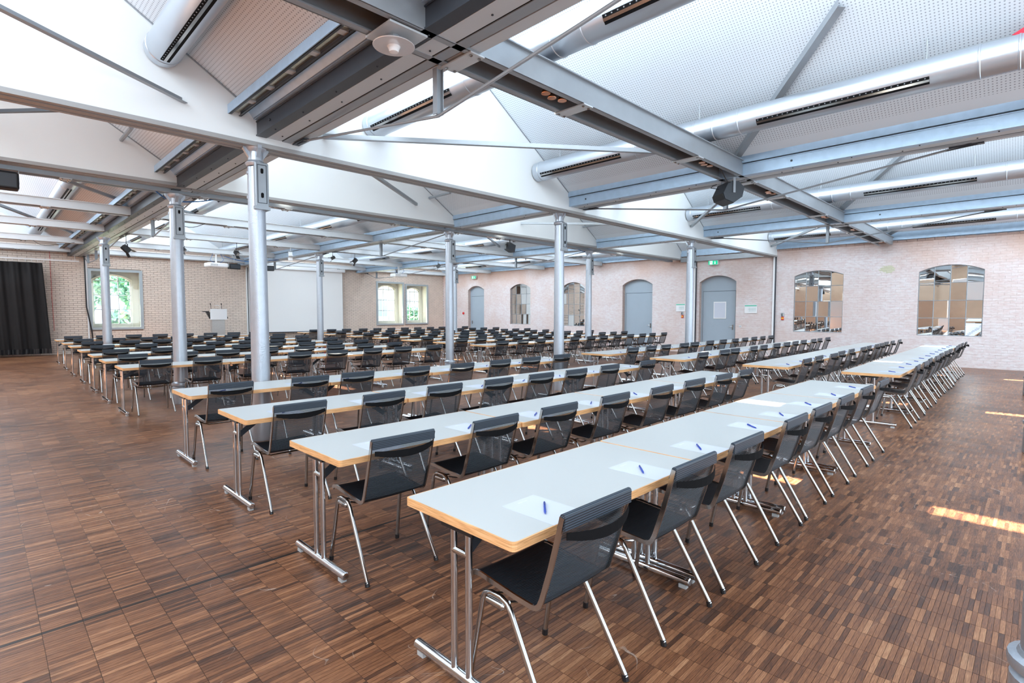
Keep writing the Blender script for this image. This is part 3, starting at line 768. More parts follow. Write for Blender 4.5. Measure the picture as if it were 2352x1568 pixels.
# big round bell lamp under the crossing with the first gutter beam
r = thing('bell_lamp', 'large silver disc lamp under the crossing of the first steel beams', 'lamp', (2.30, 3.56, 3.60))
a = MB(); a.lathe([(.155, 0), (.158, .004), (.14, .016), (.06, .022), (.055, .05)], n=32); a.obj('dish', mat('lamp_dish', (.70, .71, .74), .3, .4), r, True)
a = MB(); a.lathe([(.012, -.045), (.034, -.04), (.04, -.02), (.05, 0)], n=18); a.obj('bulb_cap', 'white', r, True)
a = MB(); a.box(-.14, .19, -.17, .17, .075, .09); a.obj('mounting_plate', 'soffit', r); a = MB(); a.lathe([(.05, .045), (.05, .08)], n=14); a.obj('stem', 'steel', r)

# ------------------------------------------------------------------ tension trusses under the gutter beams
def truss(xb, ya, yb, yp, zp, label, yp2=None):
    r = thing('tension_truss', label, 'truss', (xb+.46, 0, 0), 0, 'tension trusses under the gutter beams')
    posts = [yp] if yp2 is None else [yp, yp2]
    for y in posts:
        a = MB(); a.box(-.032, .032, y-.006, y+.006, zp+.01, 3.70); a.box(-.036, -.028, y-.03, y+.03, zp+.01, 3.70); a.box(.028, .036, y-.03, y+.03, zp+.01, 3.70); a.obj('post', 'steel', r)
    pts = [(0, ya, 3.705)]+[(0, y, zp) for y in posts]+[(0, yb, 3.705)]
    for p, q in zip(pts[:-1], pts[1:]):
        a = MB(); a.tube([p, q], .014, 8); a.obj('rod', 'steel', r, True)
    for y, s in ((ya, -1), (yb, 1)):
        a = MB(); a.box(-.04, .04, min(y-s*.22, y+s*.12), max(y-s*.22, y+s*.12), 3.685, 3.70); a.prism([(y-s*.25, 3.66), (y-s*.2, 3.70), (y+s*.1, 3.70), (y+s*.05, 3.68)], 'x', -.012, .012); a.obj('end_plate', 'steel_dark', r)
for i, xb in enumerate(XB[1:]):
    truss(xb, .7, 6.62, 3.80, 3.30, ORD[i]+' tension rod truss with short post in the nearest bay')
    truss(xb, 11.0, 17.6, 14.55, 3.32, ORD[i]+' tension rod truss with short post in the bay behind the second gable')
    truss(xb, 18.2, 25.9, 22.9, 3.38, ORD[i]+' tension rod truss with two posts near the brick wall', 24.8)

# diagonal braces of angle steel
def angle_bar(p, q, label, w_=.055, m_='steel'):
    p, q = Vector(p), Vector(q); a = MB(); t = (q-p).normalized(); sd = t.cross(Vector((0, 0, 1))).normalized()
    a.bar(p, q, w_, .007); a.bar(p+sd*w_/2+Vector((0, 0, w_/2)), q+sd*w_/2+Vector((0, 0, w_/2)), .007, w_)
    o = a.obj('diagonal_brace', m_); tag(o, label, 'brace', 'diagonal steel braces')
angle_bar((3.27, 6.75, 3.86), (7.62, 3.74, 3.93), 'long diagonal angle bar running from the near white gable to the twin beam')
angle_bar((1.69, 6.75, 3.88), (-2.4, 4.0, 3.95), 'diagonal angle bar at the upper left corner above the aisle')
for i in range(3):
    xb = XB[1+i]
    if i: angle_bar((xb-.10, 3.38, 3.97), (xb-1.60, 1.68, zs(xb-1.60, xb)-.06), ORD[i-1]+' steep strut from the twin beam up to the perforated ceiling', .09)
angle_bar((XE-.2, 3.45, 3.97), (XE-1.6, 1.6, 4.75), 'steep strut beside the right hand masonry wall', .07)
angle_bar((13.61, 6.75, 3.88), (9.5, 3.74, 3.93), 'diagonal angle bar half hidden behind the large dark loudspeaker')
angle_bar((19.6, 6.75, 3.88), (15.4, 3.74, 3.93), 'diagonal angle bar between the last gutter beam and the right wall')
angle_bar((3.3, 7.03, 3.95), (7.27, 10.38, 4.07), 'thin diagonal bar in the narrow middle bay above the first column')
angle_bar((10.77, 10.38, 4.05), (13.5, 7.03, 3.95), 'thin diagonal bar in the narrow middle bay beside the second column')
angle_bar((16.2, 10.38, 4.05), (19.0, 7.03, 3.95), 'thin diagonal bar in the narrow middle bay beside the third column')
angle_bar((1.5, 7.03, 3.84), (.0, 10.38, 4.27), 'short dark angle bar in the middle bay above the curtain side', m_='steel_dark')
for i, (a_, b_, l_) in enumerate([((-1, 10.9, 4.2), (2.2, 14.2, 4.0), 'angle bar over the curtain side behind the second gable'), ((-1, 14.6, 4.2), (2.2, 21.4, 4.0), 'angle bar over the curtain side nearer the brick wall'),
                    ((3.4, 14.6, 4.0), (6.4, 17.6, 4.1), 'angle bar above the first projector'), ((9.3, 17.6, 4.1), (12.3, 14.6, 4.0), 'angle bar above the white stage lamp'),
                    ((9.2, 11.0, 4.1), (13.6, 14.2, 3.98), 'angle bar right of the black loudspeaker behind the second gable'), ((15.3, 14.6, 4.0), (18.6, 17.6, 4.1), 'angle bar above the narrow arched mirrors')]):
    angle_bar(a_, b_, l_)

# ------------------------------------------------------------------ ventilation ducts
def duct(xc, zc, ya, yb, R, slots, joints, label, sa):
    r = thing('ventilation_duct', label, 'duct', (xc, 0, zc), 0, 'round ventilation ducts')
    a = MB(); N = 40
    prof = [ya, yb]
    vs = []; 
    for y in prof:
        for k_ in range(N): vs.append((R*math.cos(2*PI*k_/N), y, R*math.sin(2*PI*k_/N)))
    fs = [(k_, (k_+1) % N, N+(k_+1) % N, N+k_) for k_ in range(N)]+[tuple(range(N)), tuple(range(2*N-1, N-1, -1))]
    a.add(vs, fs); a.obj('pipe', 'duct', r, True)
    for y in joints:
        a = MB()
        for dy, rr in ((-.012, R), (-.006, R+.006), (.006, R+.006), (.012, R)):
            pass
        n = N; rings = [(y-.012, R+.0005), (y-.006, R+.006), (y+.006, R+.006), (y+.012, R+.0005)]
        vs = [(rr*math.cos(2*PI*k_/n), yy, rr*math.sin(2*PI*k_/n)) for yy, rr in rings for k_ in range(n)]
        fs = [(q*n+k_, q*n+(k_+1) % n, (q+1)*n+(k_+1) % n, (q+1)*n+k_) for q in range(3) for k_ in range(n)]
        a.add(vs, fs); a.obj('seam_ring', 'duct', r, True)
    for (y0, y1) in slots:
        for dphi in (-.16, .16):
            ph = sa+dphi; c_, s_ = math.cos(ph), math.sin(ph)
            a = MB(); a.bar((c_*(R+.003), y0, s_*(R+.003)), (c_*(R+.003), y1, s_*(R+.003)), .028, .006, (c_, 0, s_)); sl = a.obj('slot', 'seam', r)
            b = MB(); y = y0+.03
            while y < y1 and dphi < 0:
                b.bar((c_*(R+.006), y, s_*(R+.006)), (c_*(R+.006), y+.012, s_*(R+.006)), .010, .003, (c_, 0, s_)); y += .06
            if b.v: o = b.obj('nozzles', 'steel', sl); o['kind'] = 'stuff'
        ph = sa; c_, s_ = math.cos(ph), math.sin(ph)
        a = MB(); a.bar((c_*(R+.006), y0, s_*(R+.006)), (c_*(R+.006), y1, s_*(R+.006)), .026, .008, (c_, 0, s_)); a.obj('slot_bar', 'satin', r)
    y = ya+.8
    hg = MB()
    while y < yb:
        hg.tube([(0, y, R-.01), (0, y, R+.28)], .005, 5); y += 2.6
    hg.obj('hanger_rods', 'steel', r)['kind'] = 'stuff'
dn = 0
for i, xb in enumerate(XB):
    for j, (ya, yb) in enumerate(BAYS):
        for side, off in enumerate((1.56, 5.0)):
            xc = xb+off
            if xc < 0: continue
            zc = 4.19 if off < 3 or xb > 0 else 4.36
            if j == 1: continue
            y1 = yb-.03 if j == 0 else yb-1.2; y0 = ya if j == 0 else ya+.4
            slots = [(1.0+2.9*k_, 2.75+2.9*k_) for k_ in range(-2, 2)] if j == 0 else [(11.5+3.2*k_, 13.2+3.2*k_) for k_ in range(4)]
            slots = [(a_, b_) for a_, b_ in slots if a_ > y0 and b_ < y1]
            if j == 0: slots = [(-3.2, -1.2), (.95 if side else 1.0, 2.75), (4.85, 6.55)]
            jts = [.25+.0, .55, 3.35, 3.62, 6.62-.0, 4.6, 3.0] if j == 0 else [11.3, 14.9, 18, 21]
            sa = math.atan2(-.62, -.78) if xb > 0 else -PI/2-.1
            lab = ORD[dn+side]+' round silver duct counted from the curtain side over the '+('nearest bay' if j == 0 else 'far bay')
            duct(xc, zc, y0, y1, .168, slots, jts, lab, sa)
    dn += 2 if xb > 0 else 2
# thin conduit pipes beside the glazing
for i, xb in enumerate(XB[1:]):
    a = MB(); a.tube([(xb+1.27, -4, 4.33), (xb+1.27, 6.74, 4.33)], .022, 8); tag(a.obj('conduit_pipe', 'steel', smooth=True), ORD[i]+' thin grey pipe running beside the ducts of the nearest bay', 'pipe', 'thin conduit pipes')
    if i < 3:
        a = MB(); a.tube([(xb-.75+.0, 9.6, 4.30), (xb-.75, 10.39, 4.30)], .03, 8); tag(a.obj('pipe_stub', 'steel', smooth=True), ORD[i]+' short pipe stub on the second white gable', 'pipe', 'short pipe stubs on the gable')

# ------------------------------------------------------------------ tables
TW, TL, TH = .70, 1.515, .74
def make_table():
    r = thing('folding_table', '', 'table')
    a = MB(); c = .02
    pr = []
    for cx, cy_, a0 in ((TL/2-.003-c, TW/2-c, 0), (-TL/2+.003+c, TW/2-c, PI/2), (-TL/2+.003+c, -TW/2+c, PI), (TL/2-.003-c, -TW/2+c, 3*PI/2)):
        for q in range(4): t = a0+q*PI/6; pr.append((cx+c*math.cos(t), cy_+c*math.sin(t)))
    a.prism(pr, 'z', TH-.037, TH-.0008); top = a.obj('tabletop', 'edge', r)
    a = MB(); a.prism([(x*(1-.009), y*(1-.018)) for x, y in pr], 'z', TH-.0012, TH); a.obj('laminate', 'laminate', top)
    for s in (-1, 1):
        x = s*(TL/2-.045)
        a = MB()
        for dy in (-.048, .048): a.tube([(x, dy, .05), (x, dy, TH-.045)], .0155, 12)
        leg = a.obj('leg', 'chrome', r, True)
        a = MB(); a.tube([(x, -.325, .042), (x, -.32, .042), (x, .32, .042), (x, .325, .042)], [.018, .024, .024, .018], 12); ft = a.obj('foot', 'chrome', leg, True)
        a = MB(); a.box(x-.016, x+.016, -.305, -.26, .0, .022); a.box(x-.016, x+.016, .26, .305, .0, .022); a.obj('glide', 'grey', leg)
        a = MB(); a.box(x-.028, x+.028, -.10, .10, TH-.062, TH-.037); a.obj('leg_bracket', 'black', leg)
        a = MB(); a.tube([(x-.0, -.048, TH-.16), (x, .048, TH-.16)], .016, 10); a.obj('clamp', 'satin', leg, True)
        a = MB(); a.bar((x-s*.02, 0, TH-.18), (x-s*.22, 0, TH-.035), .045, .008, (0, 1, 0)); a.obj('folding_strut', 'steel_dark', leg)
    return r

# ------------------------------------------------------------------ chairs: local frame, y = 0 back top, seat towards +y
def chair_path():
    P = [(0.0, .85), (.012, .80), (.055, .64), (.098, .505), (.112, .475), (.128, .462), (.150, .458), (.25, .463), (.36, .474), (.44, .482), (.475, .482), (.495, .474), (.503, .460)]
    out = []
    for a, b in zip(P[:-1], P[1:]):
        n = max(1, int(math.hypot(b[0]-a[0], b[1]-a[1])/.0016))
        for q in range(n): out.append((a[0]+(b[0]-a[0])*q/n, a[1]+(b[1]-a[1])*q/n))
    out.append(P[-1]); return P, out
PATH, FINE = chair_path()
def ribbed(pts, hw, amp=.0015, per=.0085, step=1):
    """sheet following pts with fine cross ribs; returns MB and rib values"""
    mb = MB(); rib = []; s = 0; vs = []
    pts = pts[::step]
    for i, (y, z) in enumerate(pts):
        if i: s += math.hypot(y-pts[i-1][0], z-pts[i-1][1])
        a = pts[max(0, i-1)]; b = pts[min(len(pts)-1, i+1)]; t = Vector((b[0]-a[0], b[1]-a[1])).normalized(); n = (-t[1], t[0])
        ph = math.cos(2*PI*s/per); d = amp*ph
        sag = .0
        for x in (-hw, -hw*.5, 0, hw*.5, hw):
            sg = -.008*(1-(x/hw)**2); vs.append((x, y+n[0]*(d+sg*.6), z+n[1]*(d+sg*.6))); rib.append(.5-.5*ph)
    fs = [(i*5+k_, i*5+k_+1, (i+1)*5+k_+1, (i+1)*5+k_) for i in range(len(pts)-1) for k_ in range(4)]
    mb.add(vs, fs); return mb, rib
def rib_mesh(name, pts, hw, m_, step=1):
    mb, rib = ribbed(pts, hw, step=step)
    me = bpy.data.meshes.new(name); me.from_pydata(mb.v, [], mb.f); me.materials.append(MT[m_])
    at = me.attributes.new('rib', 'FLOAT', 'POINT'); at.data.foreach_set('value', rib)
    for p in me.polygons: p.use_smooth = True
    return me
def make_chair(full=True):
    r = thing('conference_chair', '', 'chair'); hw = .208
    ib = next(i for i, p in enumerate(FINE) if p[0] >= .112)
    def add(name, me, par=r):
        o = bpy.data.objects.new(name, me); COL.objects.link(o); o.parent = par; return o
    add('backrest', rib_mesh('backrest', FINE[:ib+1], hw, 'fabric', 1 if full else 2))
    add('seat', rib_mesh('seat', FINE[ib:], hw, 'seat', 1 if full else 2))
    # folded-over top hem
    a = MB(); hem = []
    for q in range(9): t = PI*q/8; hem.append((-.004-.006*math.cos(t)*1.0, .852+.010*math.sin(t)))
    pr = [(-.012, .802), (-.012, .852)]+[(.0+.012*math.cos(t), .852+.010*math.sin(t)) for t in [PI-PI*q/6 for q in range(7)]]+[(.028, .802)]
    a.prism([(y, z) for y, z in pr], 'x', -hw-.006, hw+.006); a.obj('top_hem', mat_hem, r)
    for s in (-1, 1):
        a = MB(); x = s*(hw+.007)
        # flat steel edge frame
        pts = [(x, y, z) for y, z in PATH]
        n = len(pts); vs = []; 
        for i, (px, y, z) in enumerate(pts):
            A = PATH[max(0, i-1)]; B = PATH[min(n-1, i+1)]; t = Vector((B[0]-A[0], B[1]-A[1])).normalized(); nn = (-t[1], t[0])
            for dx, dn_ in ((-.004, -.011), (.004, -.011), (.006, 0), (.004, .011), (-.004, .011)): vs.append((x+dx, y+nn[0]*dn_, z+nn[1]*dn_))
        fs = [(i*5+k_, i*5+(k_+1) % 5, (i+1)*5+(k_+1) % 5, (i+1)*5+k_) for i in range(n-1) for k_ in range(5)]+[(0, 1, 2, 3, 4), tuple((n-1)*5+k_ for k_ in (4, 3, 2, 1, 0))]
        a.add(vs, fs); a.obj('side_frame', 'satin', r, True)
        # A-shaped side tube: front and rear leg
        xt, xb_ = s*(hw+.012), s*(hw+.034)
        for nm, pts in (('front', [(xt, .345, .432), (xt, .375, .432), (xt*1.02, .405, .424), (xt*1.03, .418, .40), (xb_, .490, .018)]),
                        ('rear', [(xt, .345, .432), (xt, .315, .432), (xt*1.02, .275, .422), (xt*1.03, .252, .395), (xb_, .022, .018)])):
            a = MB(); a.tube(pts, .0125, 10); lg_ = a.obj('leg', 'satin', r, True)
            if full:
                e = pts[-1]; p = pts[-2]; a = MB(); d = (Vector(e)-Vector(p)).normalized(); a.tube([Vector(e)-d*.012, Vector(e)+Vector((0, 0, -.0175))], .0145, 8); a.obj('foot_cap', 'black', lg_)
        if full:
            a = MB(); a.tube([(s*(hw+.02), .285, .405), (s*(hw+.02), .295, .405), (s*(hw+.02), .385, .405), (s*(hw+.02), .395, .405)], [.008, .017, .017, .008], 10); a.obj('link_clamp', 'satin', r, True)
    a = MB()
    for y in (.27, .37): a.tube([(s_*(hw+.01), y, .43+.0) if abs(s_) == 1 else (s_*hw, y, .405) for s_ in (-1, -.7, -.3, .3, .7, 1)], .007, 6)
    a.obj('cross_rod', 'chrome', r, True)
    # bowed fabric grip strap behind the top
    a = MB(); n = 8; vs = []
    for q in range(n+1):
        u_ = -1+2*q/n; x = hw*.96*u_; y = -.010-.052*(1-u_*u_)
        for z in (.742+.022*u_*u_, .785+.006*u_*u_): vs += [(x, y, z), (x, y+.004, z)]
    fs = []
    for q in range(n):
        o_ = q*4; p_ = o_+4
        fs += [(o_, p_, p_+2, o_+2), (o_+1, o_+3, p_+3, p_+1), (o_, o_+1, p_+1, p_), (o_+2, p_+2, p_+3, o_+3)]
    fs += [(0, 2, 3, 1), (n*4, n*4+1, n*4+3, n*4+2)]
    a.add(vs, fs); a.obj('grip_strap', 'seam', r)
    return r
mat_hem = mat('hem_fabric', (.015, .023, .033), .42, spec=.5)

g_ = NG(mat_hem); tc_ = g_.n('ShaderNodeTexCoord'); sx_ = g_.n('ShaderNodeSeparateXYZ'); g_.l(tc_.outputs['Object'], sx_.inputs[0])
sw_ = g_.math('ADD', g_.math('MULTIPLY', g_.math('SINE', g_.math('MULTIPLY', g_.math('ADD', sx_.outputs[2], g_.math('MULTIPLY', sx_.outputs[1], 1.0)), 2*PI/.0095)), .5), .5)
g_.l(g_.ramp(sw_, [(.2, (.008, .012, .017)), (.8, (.055, .078, .11))]), mat_hem.node_tree.nodes['Principled BSDF'].inputs['Base Color'])
def make_paper():
    r = thing('paper_sheet', '', 'paper')
    return r
tproto, cfull, clite = make_table(), make_chair(True), make_chair(False)
used = {}
def place(proto, key, loc, rz, label, group):
    if key not in used: used[key] = 1; proto.location = loc; proto.rotation_euler = (0, 0, rz); proto['label'] = label; proto['group'] = group; return proto
    return dup(proto, loc, rz, label, group)
pm = MB(); pm.box(-.105, .105, 0, .297, 0, .0006); paper_me = pm.mesh('notepaper', MT['paper'])
lg1 = MB(); lg1.box(-.03, .0, .262, .274, .0006, .0008); lg1.box(.004, .03, .264, .272, .0006, .0008); head_me = lg1.mesh('letterhead', mat('pale_print', (.70, .76, .84), .7))
pb = MB(); pb.tube([(-.066, 0, .006), (-.058, 0, .006), (.05, 0, .006), (.068, 0, .006)], [.004, .0052, .0052, .0015], 8); pen_me = pb.mesh('ballpoint_pen', MT['pen'], True)
pc = MB(); pc.box(-.060, -.020, -.002, .002, .011, .0125); clip_me = pc.mesh('clip', MT['pen2'])
# rows: block name, table back edge Y at X0, X0, tables, rotation, full detail
ROWS = []
for k_, (y, x) in enumerate([(2.04, 1.350), (3.50, 1.415), (5.08, 1.44), (6.76, 1.465)]): ROWS.append(('near left block', k_, y, x, 4, .000, True))
for k_, (y, x) in enumerate([(2.03, 8.80), (3.46, 8.86), (5.22, 8.92), (6.88, 8.97)]): ROWS.append(('near right block', k_, y, x, 6, .016, True))
for k_, (y, x) in enumerate([(10.5, 1.50), (12.08, 1.50), (13.75, 1.53), (15.55, 1.55), (17.55, 1.57), (19.45, 1.6), (21.75, 1.63)]): ROWS.append(('far left block', k_, y, x, 4, .0, False))
for k_, (y, x) in enumerate([(10.75, 9.20), (12.50, 9.28), (14.2, 9.32), (16.05, 9.38), (17.95, 9.45), (20.2, 9.55), (22.8, 9.7)]): ROWS.append(('far right block', k_, y, x, 6, .0, False))
CH = {('near left block', 0): [1.67, 2.49, 3.16, 4.03, 4.66, 5.39, 6.17, 6.95], ('near left block', 1): [1.77, 2.52, 3.22, 4.0, 4.77, 5.51, 6.26, 6.95],
      ('near left block', 2): [1.81, 2.58, 3.31, 4.04, 4.75, 5.42, 6.21, 7.2], ('near left block', 3): [1.82, 2.65, 3.26, 4.14, 4.9, 5.67, 6.38, 7.18],
      ('near right block', 0): [9.22, 10.03, 10.75, 11.5, 12.3, 13.1, 13.85, 14.6, 15.35, 16.1, 16.9, 17.58],
      ('near right block', 1): [9.30, 10.05, 10.85, 11.6, 12.4, 13.3, 13.95, 14.8, 15.4, 16.2, 16.9, 17.85],
      ('near right block', 2): [9.41, 10.37, 10.93, 11.9, 12.5, 13.4, 14.1, 14.85, 15.6, 16.45, 17.1, 17.9],
      ('near right block', 3): [9.62, 10.45, 11.1, 11.95, 12.55, 13.5, 14.3, 15.1, 15.9, 16.6, 17.3, 18.0]}
for (blk, k_, yb_, x0, nt, rot, full) in ROWS:
    gt = 'tables in the '+blk; gc = 'chairs in the '+blk
    cr, sr = math.cos(rot), math.sin(rot)
    def W(dx, dy): return (x0+dx*cr-dy*sr, yb_+dx*sr+dy*cr)
    for t in range(nt):
        jx, jy = random.uniform(-.001, .001), random.uniform(-.004, .004)
        if blk != 'near left block': jy *= 2
        X_, Y_ = W(TL*(t+.5)+jx, -TW/2+jy)
        place(tproto, 't', (X_, Y_, 0), rot, '%s pale laminate table from the left in the %s row of the %s' % (ORD[t], ORD[k_], blk), gt)
    xs = CH.get((blk, k_)) or [x0+TL*t+o_+random.uniform(-.03, .03) for t in range(nt) for o_ in (.38, 1.15)]
    for c, cx in enumerate(xs):
        jy = random.uniform(-.025, .025); jr = random.uniform(-.03, .03)
        if blk == 'near left block' and k_ == 0: jy = 0; jr = -.01
        X_, Y_ = W(cx-x0, -TW-.15+jy)
        place(cfull if full else clite, 'cf' if full else 'cl', (X_, Y_, 0), rot+jr, '%s black mesh chair from the left in the %s row of the %s' % (ORD[c], ORD[k_], blk), gc)
        if full:
            px, py = W(cx-x0+random.uniform(-.01, .02), -TW+.004)
            p = bpy.data.objects.new('notepaper', paper_me); COL.objects.link(p); p.location = (px, py, TH+.0002); p.rotation_euler = (0, 0, rot+random.uniform(-.015, .015))
            tag(p, 'white sheet before the %s chair in the %s row of the %s' % (ORD[c], ORD[k_], blk), 'paper', 'sheets of paper on the tables')
            h = bpy.data.objects.new('letterhead', head_me); COL.objects.link(h); h.parent = p
            q = bpy.data.objects.new('ballpoint_pen', pen_me); COL.objects.link(q)
            dx_, dy_ = W(cx-x0+.01+random.uniform(-.02, .02), -TW+.15+random.uniform(-.01, .01))
            q.location = (dx_, dy_, TH+.0008); q.rotation_euler = (0, 0, math.radians(-140)+random.uniform(-.15, .15)+rot)
            tag(q, 'blue pen before the %s chair in the %s row of the %s' % (ORD[c], ORD[k_], blk), 'pen', 'blue pens on the tables')
            z_ = bpy.data.objects.new('clip', clip_me); COL.objects.link(z_); z_.parent = q
for o in bpy.data.objects:
    if o.name.startswith('paper_sheet'): bpy.data.objects.remove(o)

# ------------------------------------------------------------------ loudspeakers, stage lamps, projectors
def speaker_big(loc, rx, rz, label):
    r = thing('loudspeaker', label, 'loudspeaker', loc, rz, 'black wall and ceiling loudspeakers')
    a = MB(); pr = [(-.15, -.10), (-.09, -.17), (.07, -.17), (.17, -.03), (.15, .12), (.02, .17), (-.13, .10)]
    a.prism(pr, 'y', -.16, .16); Rm = Matrix.Rotation(rx, 4, 'Y'); a.xf(Rm); cb = a.obj('cabinet', 'speaker', r)
    a = MB(); a.prism([(-.155, -.102), (-.092, -.176), (-.098, -.180), (-.161, -.106)], 'y', -.15, .15); a.prism([(-.09, -.178), (.07, -.178), (.07, -.172), (-.09, -.172)], 'y', -.15, .15); a.xf(Rm); a.obj('grille', 'black', r)
    a = MB()
    for s in (-1, 1): a.box(-.02, .02, s*.17-.004, s*.17+.004, -.03, .24)
    a.box(-.02, .02, -.17, .17, .235, .245); a.obj('bracket', 'steel', r)
    a = MB(); a.tube([(-.2, 0, .12), (-.26, .02, .10), (-.3, 0, .06), (-.24, -.02, .05), (-.16, 0, .05)], .007, 6); a.obj('safety_loop', 'black', r, True)
    return r
speaker_big((8.52, 3.62, 3.50), math.radians(20), math.radians(-35), 'large dark loudspeaker hung under the crossing of the second gutter beam')
def speaker_small(loc, rz, label, tilt=.25):
    r = thing('loudspeaker', label, 'loudspeaker', loc, rz, 'black wall and ceiling loudspeakers')
    a = MB(); a.prism([(-.14, -.09), (.12, -.11), (.15, -.06), (.15, .06), (.12, .11), (-.14, .09), (-.17, 0)], 'z', -.10, .10); a.xf(Matrix.Rotation(tilt, 4, 'Y')); a.obj('cabinet', 'speaker', r)
    a = MB(); a.lathe([(.05, 0), (.055, .004), (.03, .008)], n=16); a.v = [(-.172-z, x, y) for x, y, z in a.v]; a.xf(Matrix.Rotation(tilt, 4, 'Y')); a.obj('driver', 'black', r, True)
    a = MB(); a.tube([(0, 0, .09), (0, 0, .24)], .014, 8); a.box(-.04, .04, -.04, .04, .23, .245); a.obj('bracket', 'black', r)
speaker_small((10.75, 10.80, 3.44), math.radians(10), 'black loudspeaker hung from the second white gable between two columns')
a = None
def speaker_box(loc, rz, label, w_=.42, h_=.24, d_=.22):
    r = thing('loudspeaker', label, 'loudspeaker', loc, rz, 'black wall and ceiling loudspeakers')
    a = MB(); a.cbox(-w_/2, w_/2, -d_/2, d_/2, -h_/2, h_/2, .02); a.obj('cabinet', 'black', r)
    a = MB(); a.box(-w_/2+.03, w_/2-.03, -d_/2-.006, -d_/2, -h_/2+.03, h_/2-.03); a.obj('grille', 'speaker', r)
    a = MB(); a.box(-w_/2-.006, -w_/2, -.02, .02, -.03, h_/2+.05); a.box(w_/2, w_/2+.006, -.02, .02, -.03, h_/2+.05); a.box(-w_/2, w_/2, -.02, .02, h_/2+.045, h_/2+.052); a.tube([(0, 0, h_/2+.05), (0, 0, 3.765-loc[2])], .012, 6); a.obj('bracket', 'steel', r)
speaker_box((.27, 10.55, 3.46), 0, 'black loudspeaker cut by the left edge of the picture', .42, .24)
speaker_box((6.95, 21.9, 3.33), .1, 'black loudspeaker right beside the first white projector', .40, .20)
speaker_box((8.15, 21.75, 3.33), -.2, 'black loudspeaker at the upper left corner of the projection screen', .42, .20)

def stage_lamp(loc, rz, tilt, label, m_='black', s=1.0):
    s *= .72
    r = thing('stage_lamp', label, 'stage lamp', loc, rz, 'stage lamps under the beams')
    T = Matrix.Rotation(tilt, 4, 'Y') @ Matrix.Scale(s, 4)
    a = MB(); a.prism([(-.16, -.07), (-.10, -.095), (.12, -.095), (.12, .095), (-.10, .095), (-.16, .07)], 'y', -.085, .085); a.xf(T); a.obj('body', m_, r)
    a = MB()
    for (y0, y1, z0, z1) in ((-.11, .11, .095, .10), (-.11, .11, -.10, -.095)): a.prism([(.12, z0), (.27, z0*1.6), (.27, z1*1.6), (.12, z1)], 'y', y0, y1)
    a.xf(T); a.obj('barn_door', m_, r)
    a = MB(); a.box(.118, .124, -.08, .08, -.08, .08); a.xf(T); a.obj('lens', mat('lamp_lens', (.55, .55, .55), .2), r)
    a = MB()
    for q in (-1, 1): a.box(-.015, .015, q*.10-.003, q*.10+.003, -.01, .19)
    a.box(-.015, .015, -.10, .10, .187, .193); a.tube([(0, 0, .19), (0, 0, (3.745-loc[2])/s)], .012, 6); a.xf(Matrix.Scale(s, 4)); a.obj('yoke', m_, r)
stage_lamp((2.90, 17.7, 3.30), .25, .75, 'black stage lamp tilted down between the first two far columns')
stage_lamp((4.28, 17.75, 3.42), -.6, .9, 'small black stage lamp half hidden behind the second column', s=.7)
stage_lamp((5.72, 17.75, 3.42), -1.2, .7, 'black stage lamp right beside the thick near column', s=.8)
stage_lamp((7.38, 17.75, 3.50), -1.9, .8, 'white stage lamp with barn doors left of the slim middle column', 'white', .9)
stage_lamp((8.95, 17.9, 3.52), 2.6, .5, 'small black stage lamp just right of the slim middle column', s=.75)
stage_lamp((9.72, 17.75, 3.46), 2.2, .8, 'black stage lamp above the right edge of the projection screen', s=.85)
stage_lamp((13.45, 17.7, 3.50), 2.4, .7, 'black stage lamp with copper doors close to the middle column', s=.9)

def projector(loc, rz, label):
    r = thing('projector', label, 'projector', loc, rz, 'white ceiling projectors')
    a = MB(); a.cbox(-.34, .34, -.24, .24, -.075, .075, .03); b = a.obj('body', 'white', r)
    a = MB(); a.lathe([(.055, 0), (.06, .01), (.045, .02)], n=16); a.v = [(x+.05, .24+z, y) for x, y, z in a.v]; a.obj('lens', 'black', b, True)
    a = MB()
    for q in range(5): a.box(-.28+q*.05, -.25+q*.05, -.246, -.24, -.03, .03)
    a.obj('port_panel', 'grey', b)
    a = MB(); a.tube([(0, 0, .075), (0, 0, .42)], .03, 10); a.box(-.12, .12, -.08, .08, .40, .42); a.box(-.1, .1, -.1, .1, .075, .09); a.obj('ceiling_mount', 'white', r)
    a = MB(); a.tube([(.1, -.1, .08), (.22, -.12, .2), (.16, -.05, .38), (.05, 0, .5)], .008, 6); a.tube([(-.1, -.1, .08), (-.26, -.12, .15), (-.16, -.05, .33), (-.05, 0, .5)], .008, 6); a.obj('cable', 'blue', r, True)
projector((6.30, 21.8, 3.34), .1, 'white ceiling projector left of the black box loudspeaker over the lectern')
projector((14.22, 21.8, 3.36), -.1, 'white ceiling projector above the pair of bright windows')

# cables slung between the beams
def cable(pts, label, m_='black', r_=.007):
    a = MB(); P = [Vector(p) for p in pts]; out = []
    for i in range(len(P)-1):
        for q in range(6):
            t = q/6; p0, p1, p2, p3 = P[max(i-1, 0)], P[i], P[i+1], P[min(i+2, len(P)-1)]
            out.append(.5*((2*p1)+(-p0+p2)*t+(2*p0-5*p1+4*p2-p3)*t*t+(-p0+3*p1-3*p2+p3)*t**3))
    out.append(P[-1]); a.tube(out, r_, 6); tag(a.obj('hanging_cable', m_, smooth=True), label, 'cable', 'loose cables at the ceiling')
cable([(2.2, 10.9, 3.70), (2.45, 10.9, 3.55), (2.9, 10.95, 3.6), (3.3, 10.9, 3.72)], 'blue cable looped over the second column head', 'blue', .012)
cable([(7.9, 3.5, 3.78), (8.0, 3.45, 3.62), (8.25, 3.5, 3.60), (8.5, 3.55, 3.66)], 'black cable hanging from the twin beam to the large loudspeaker')
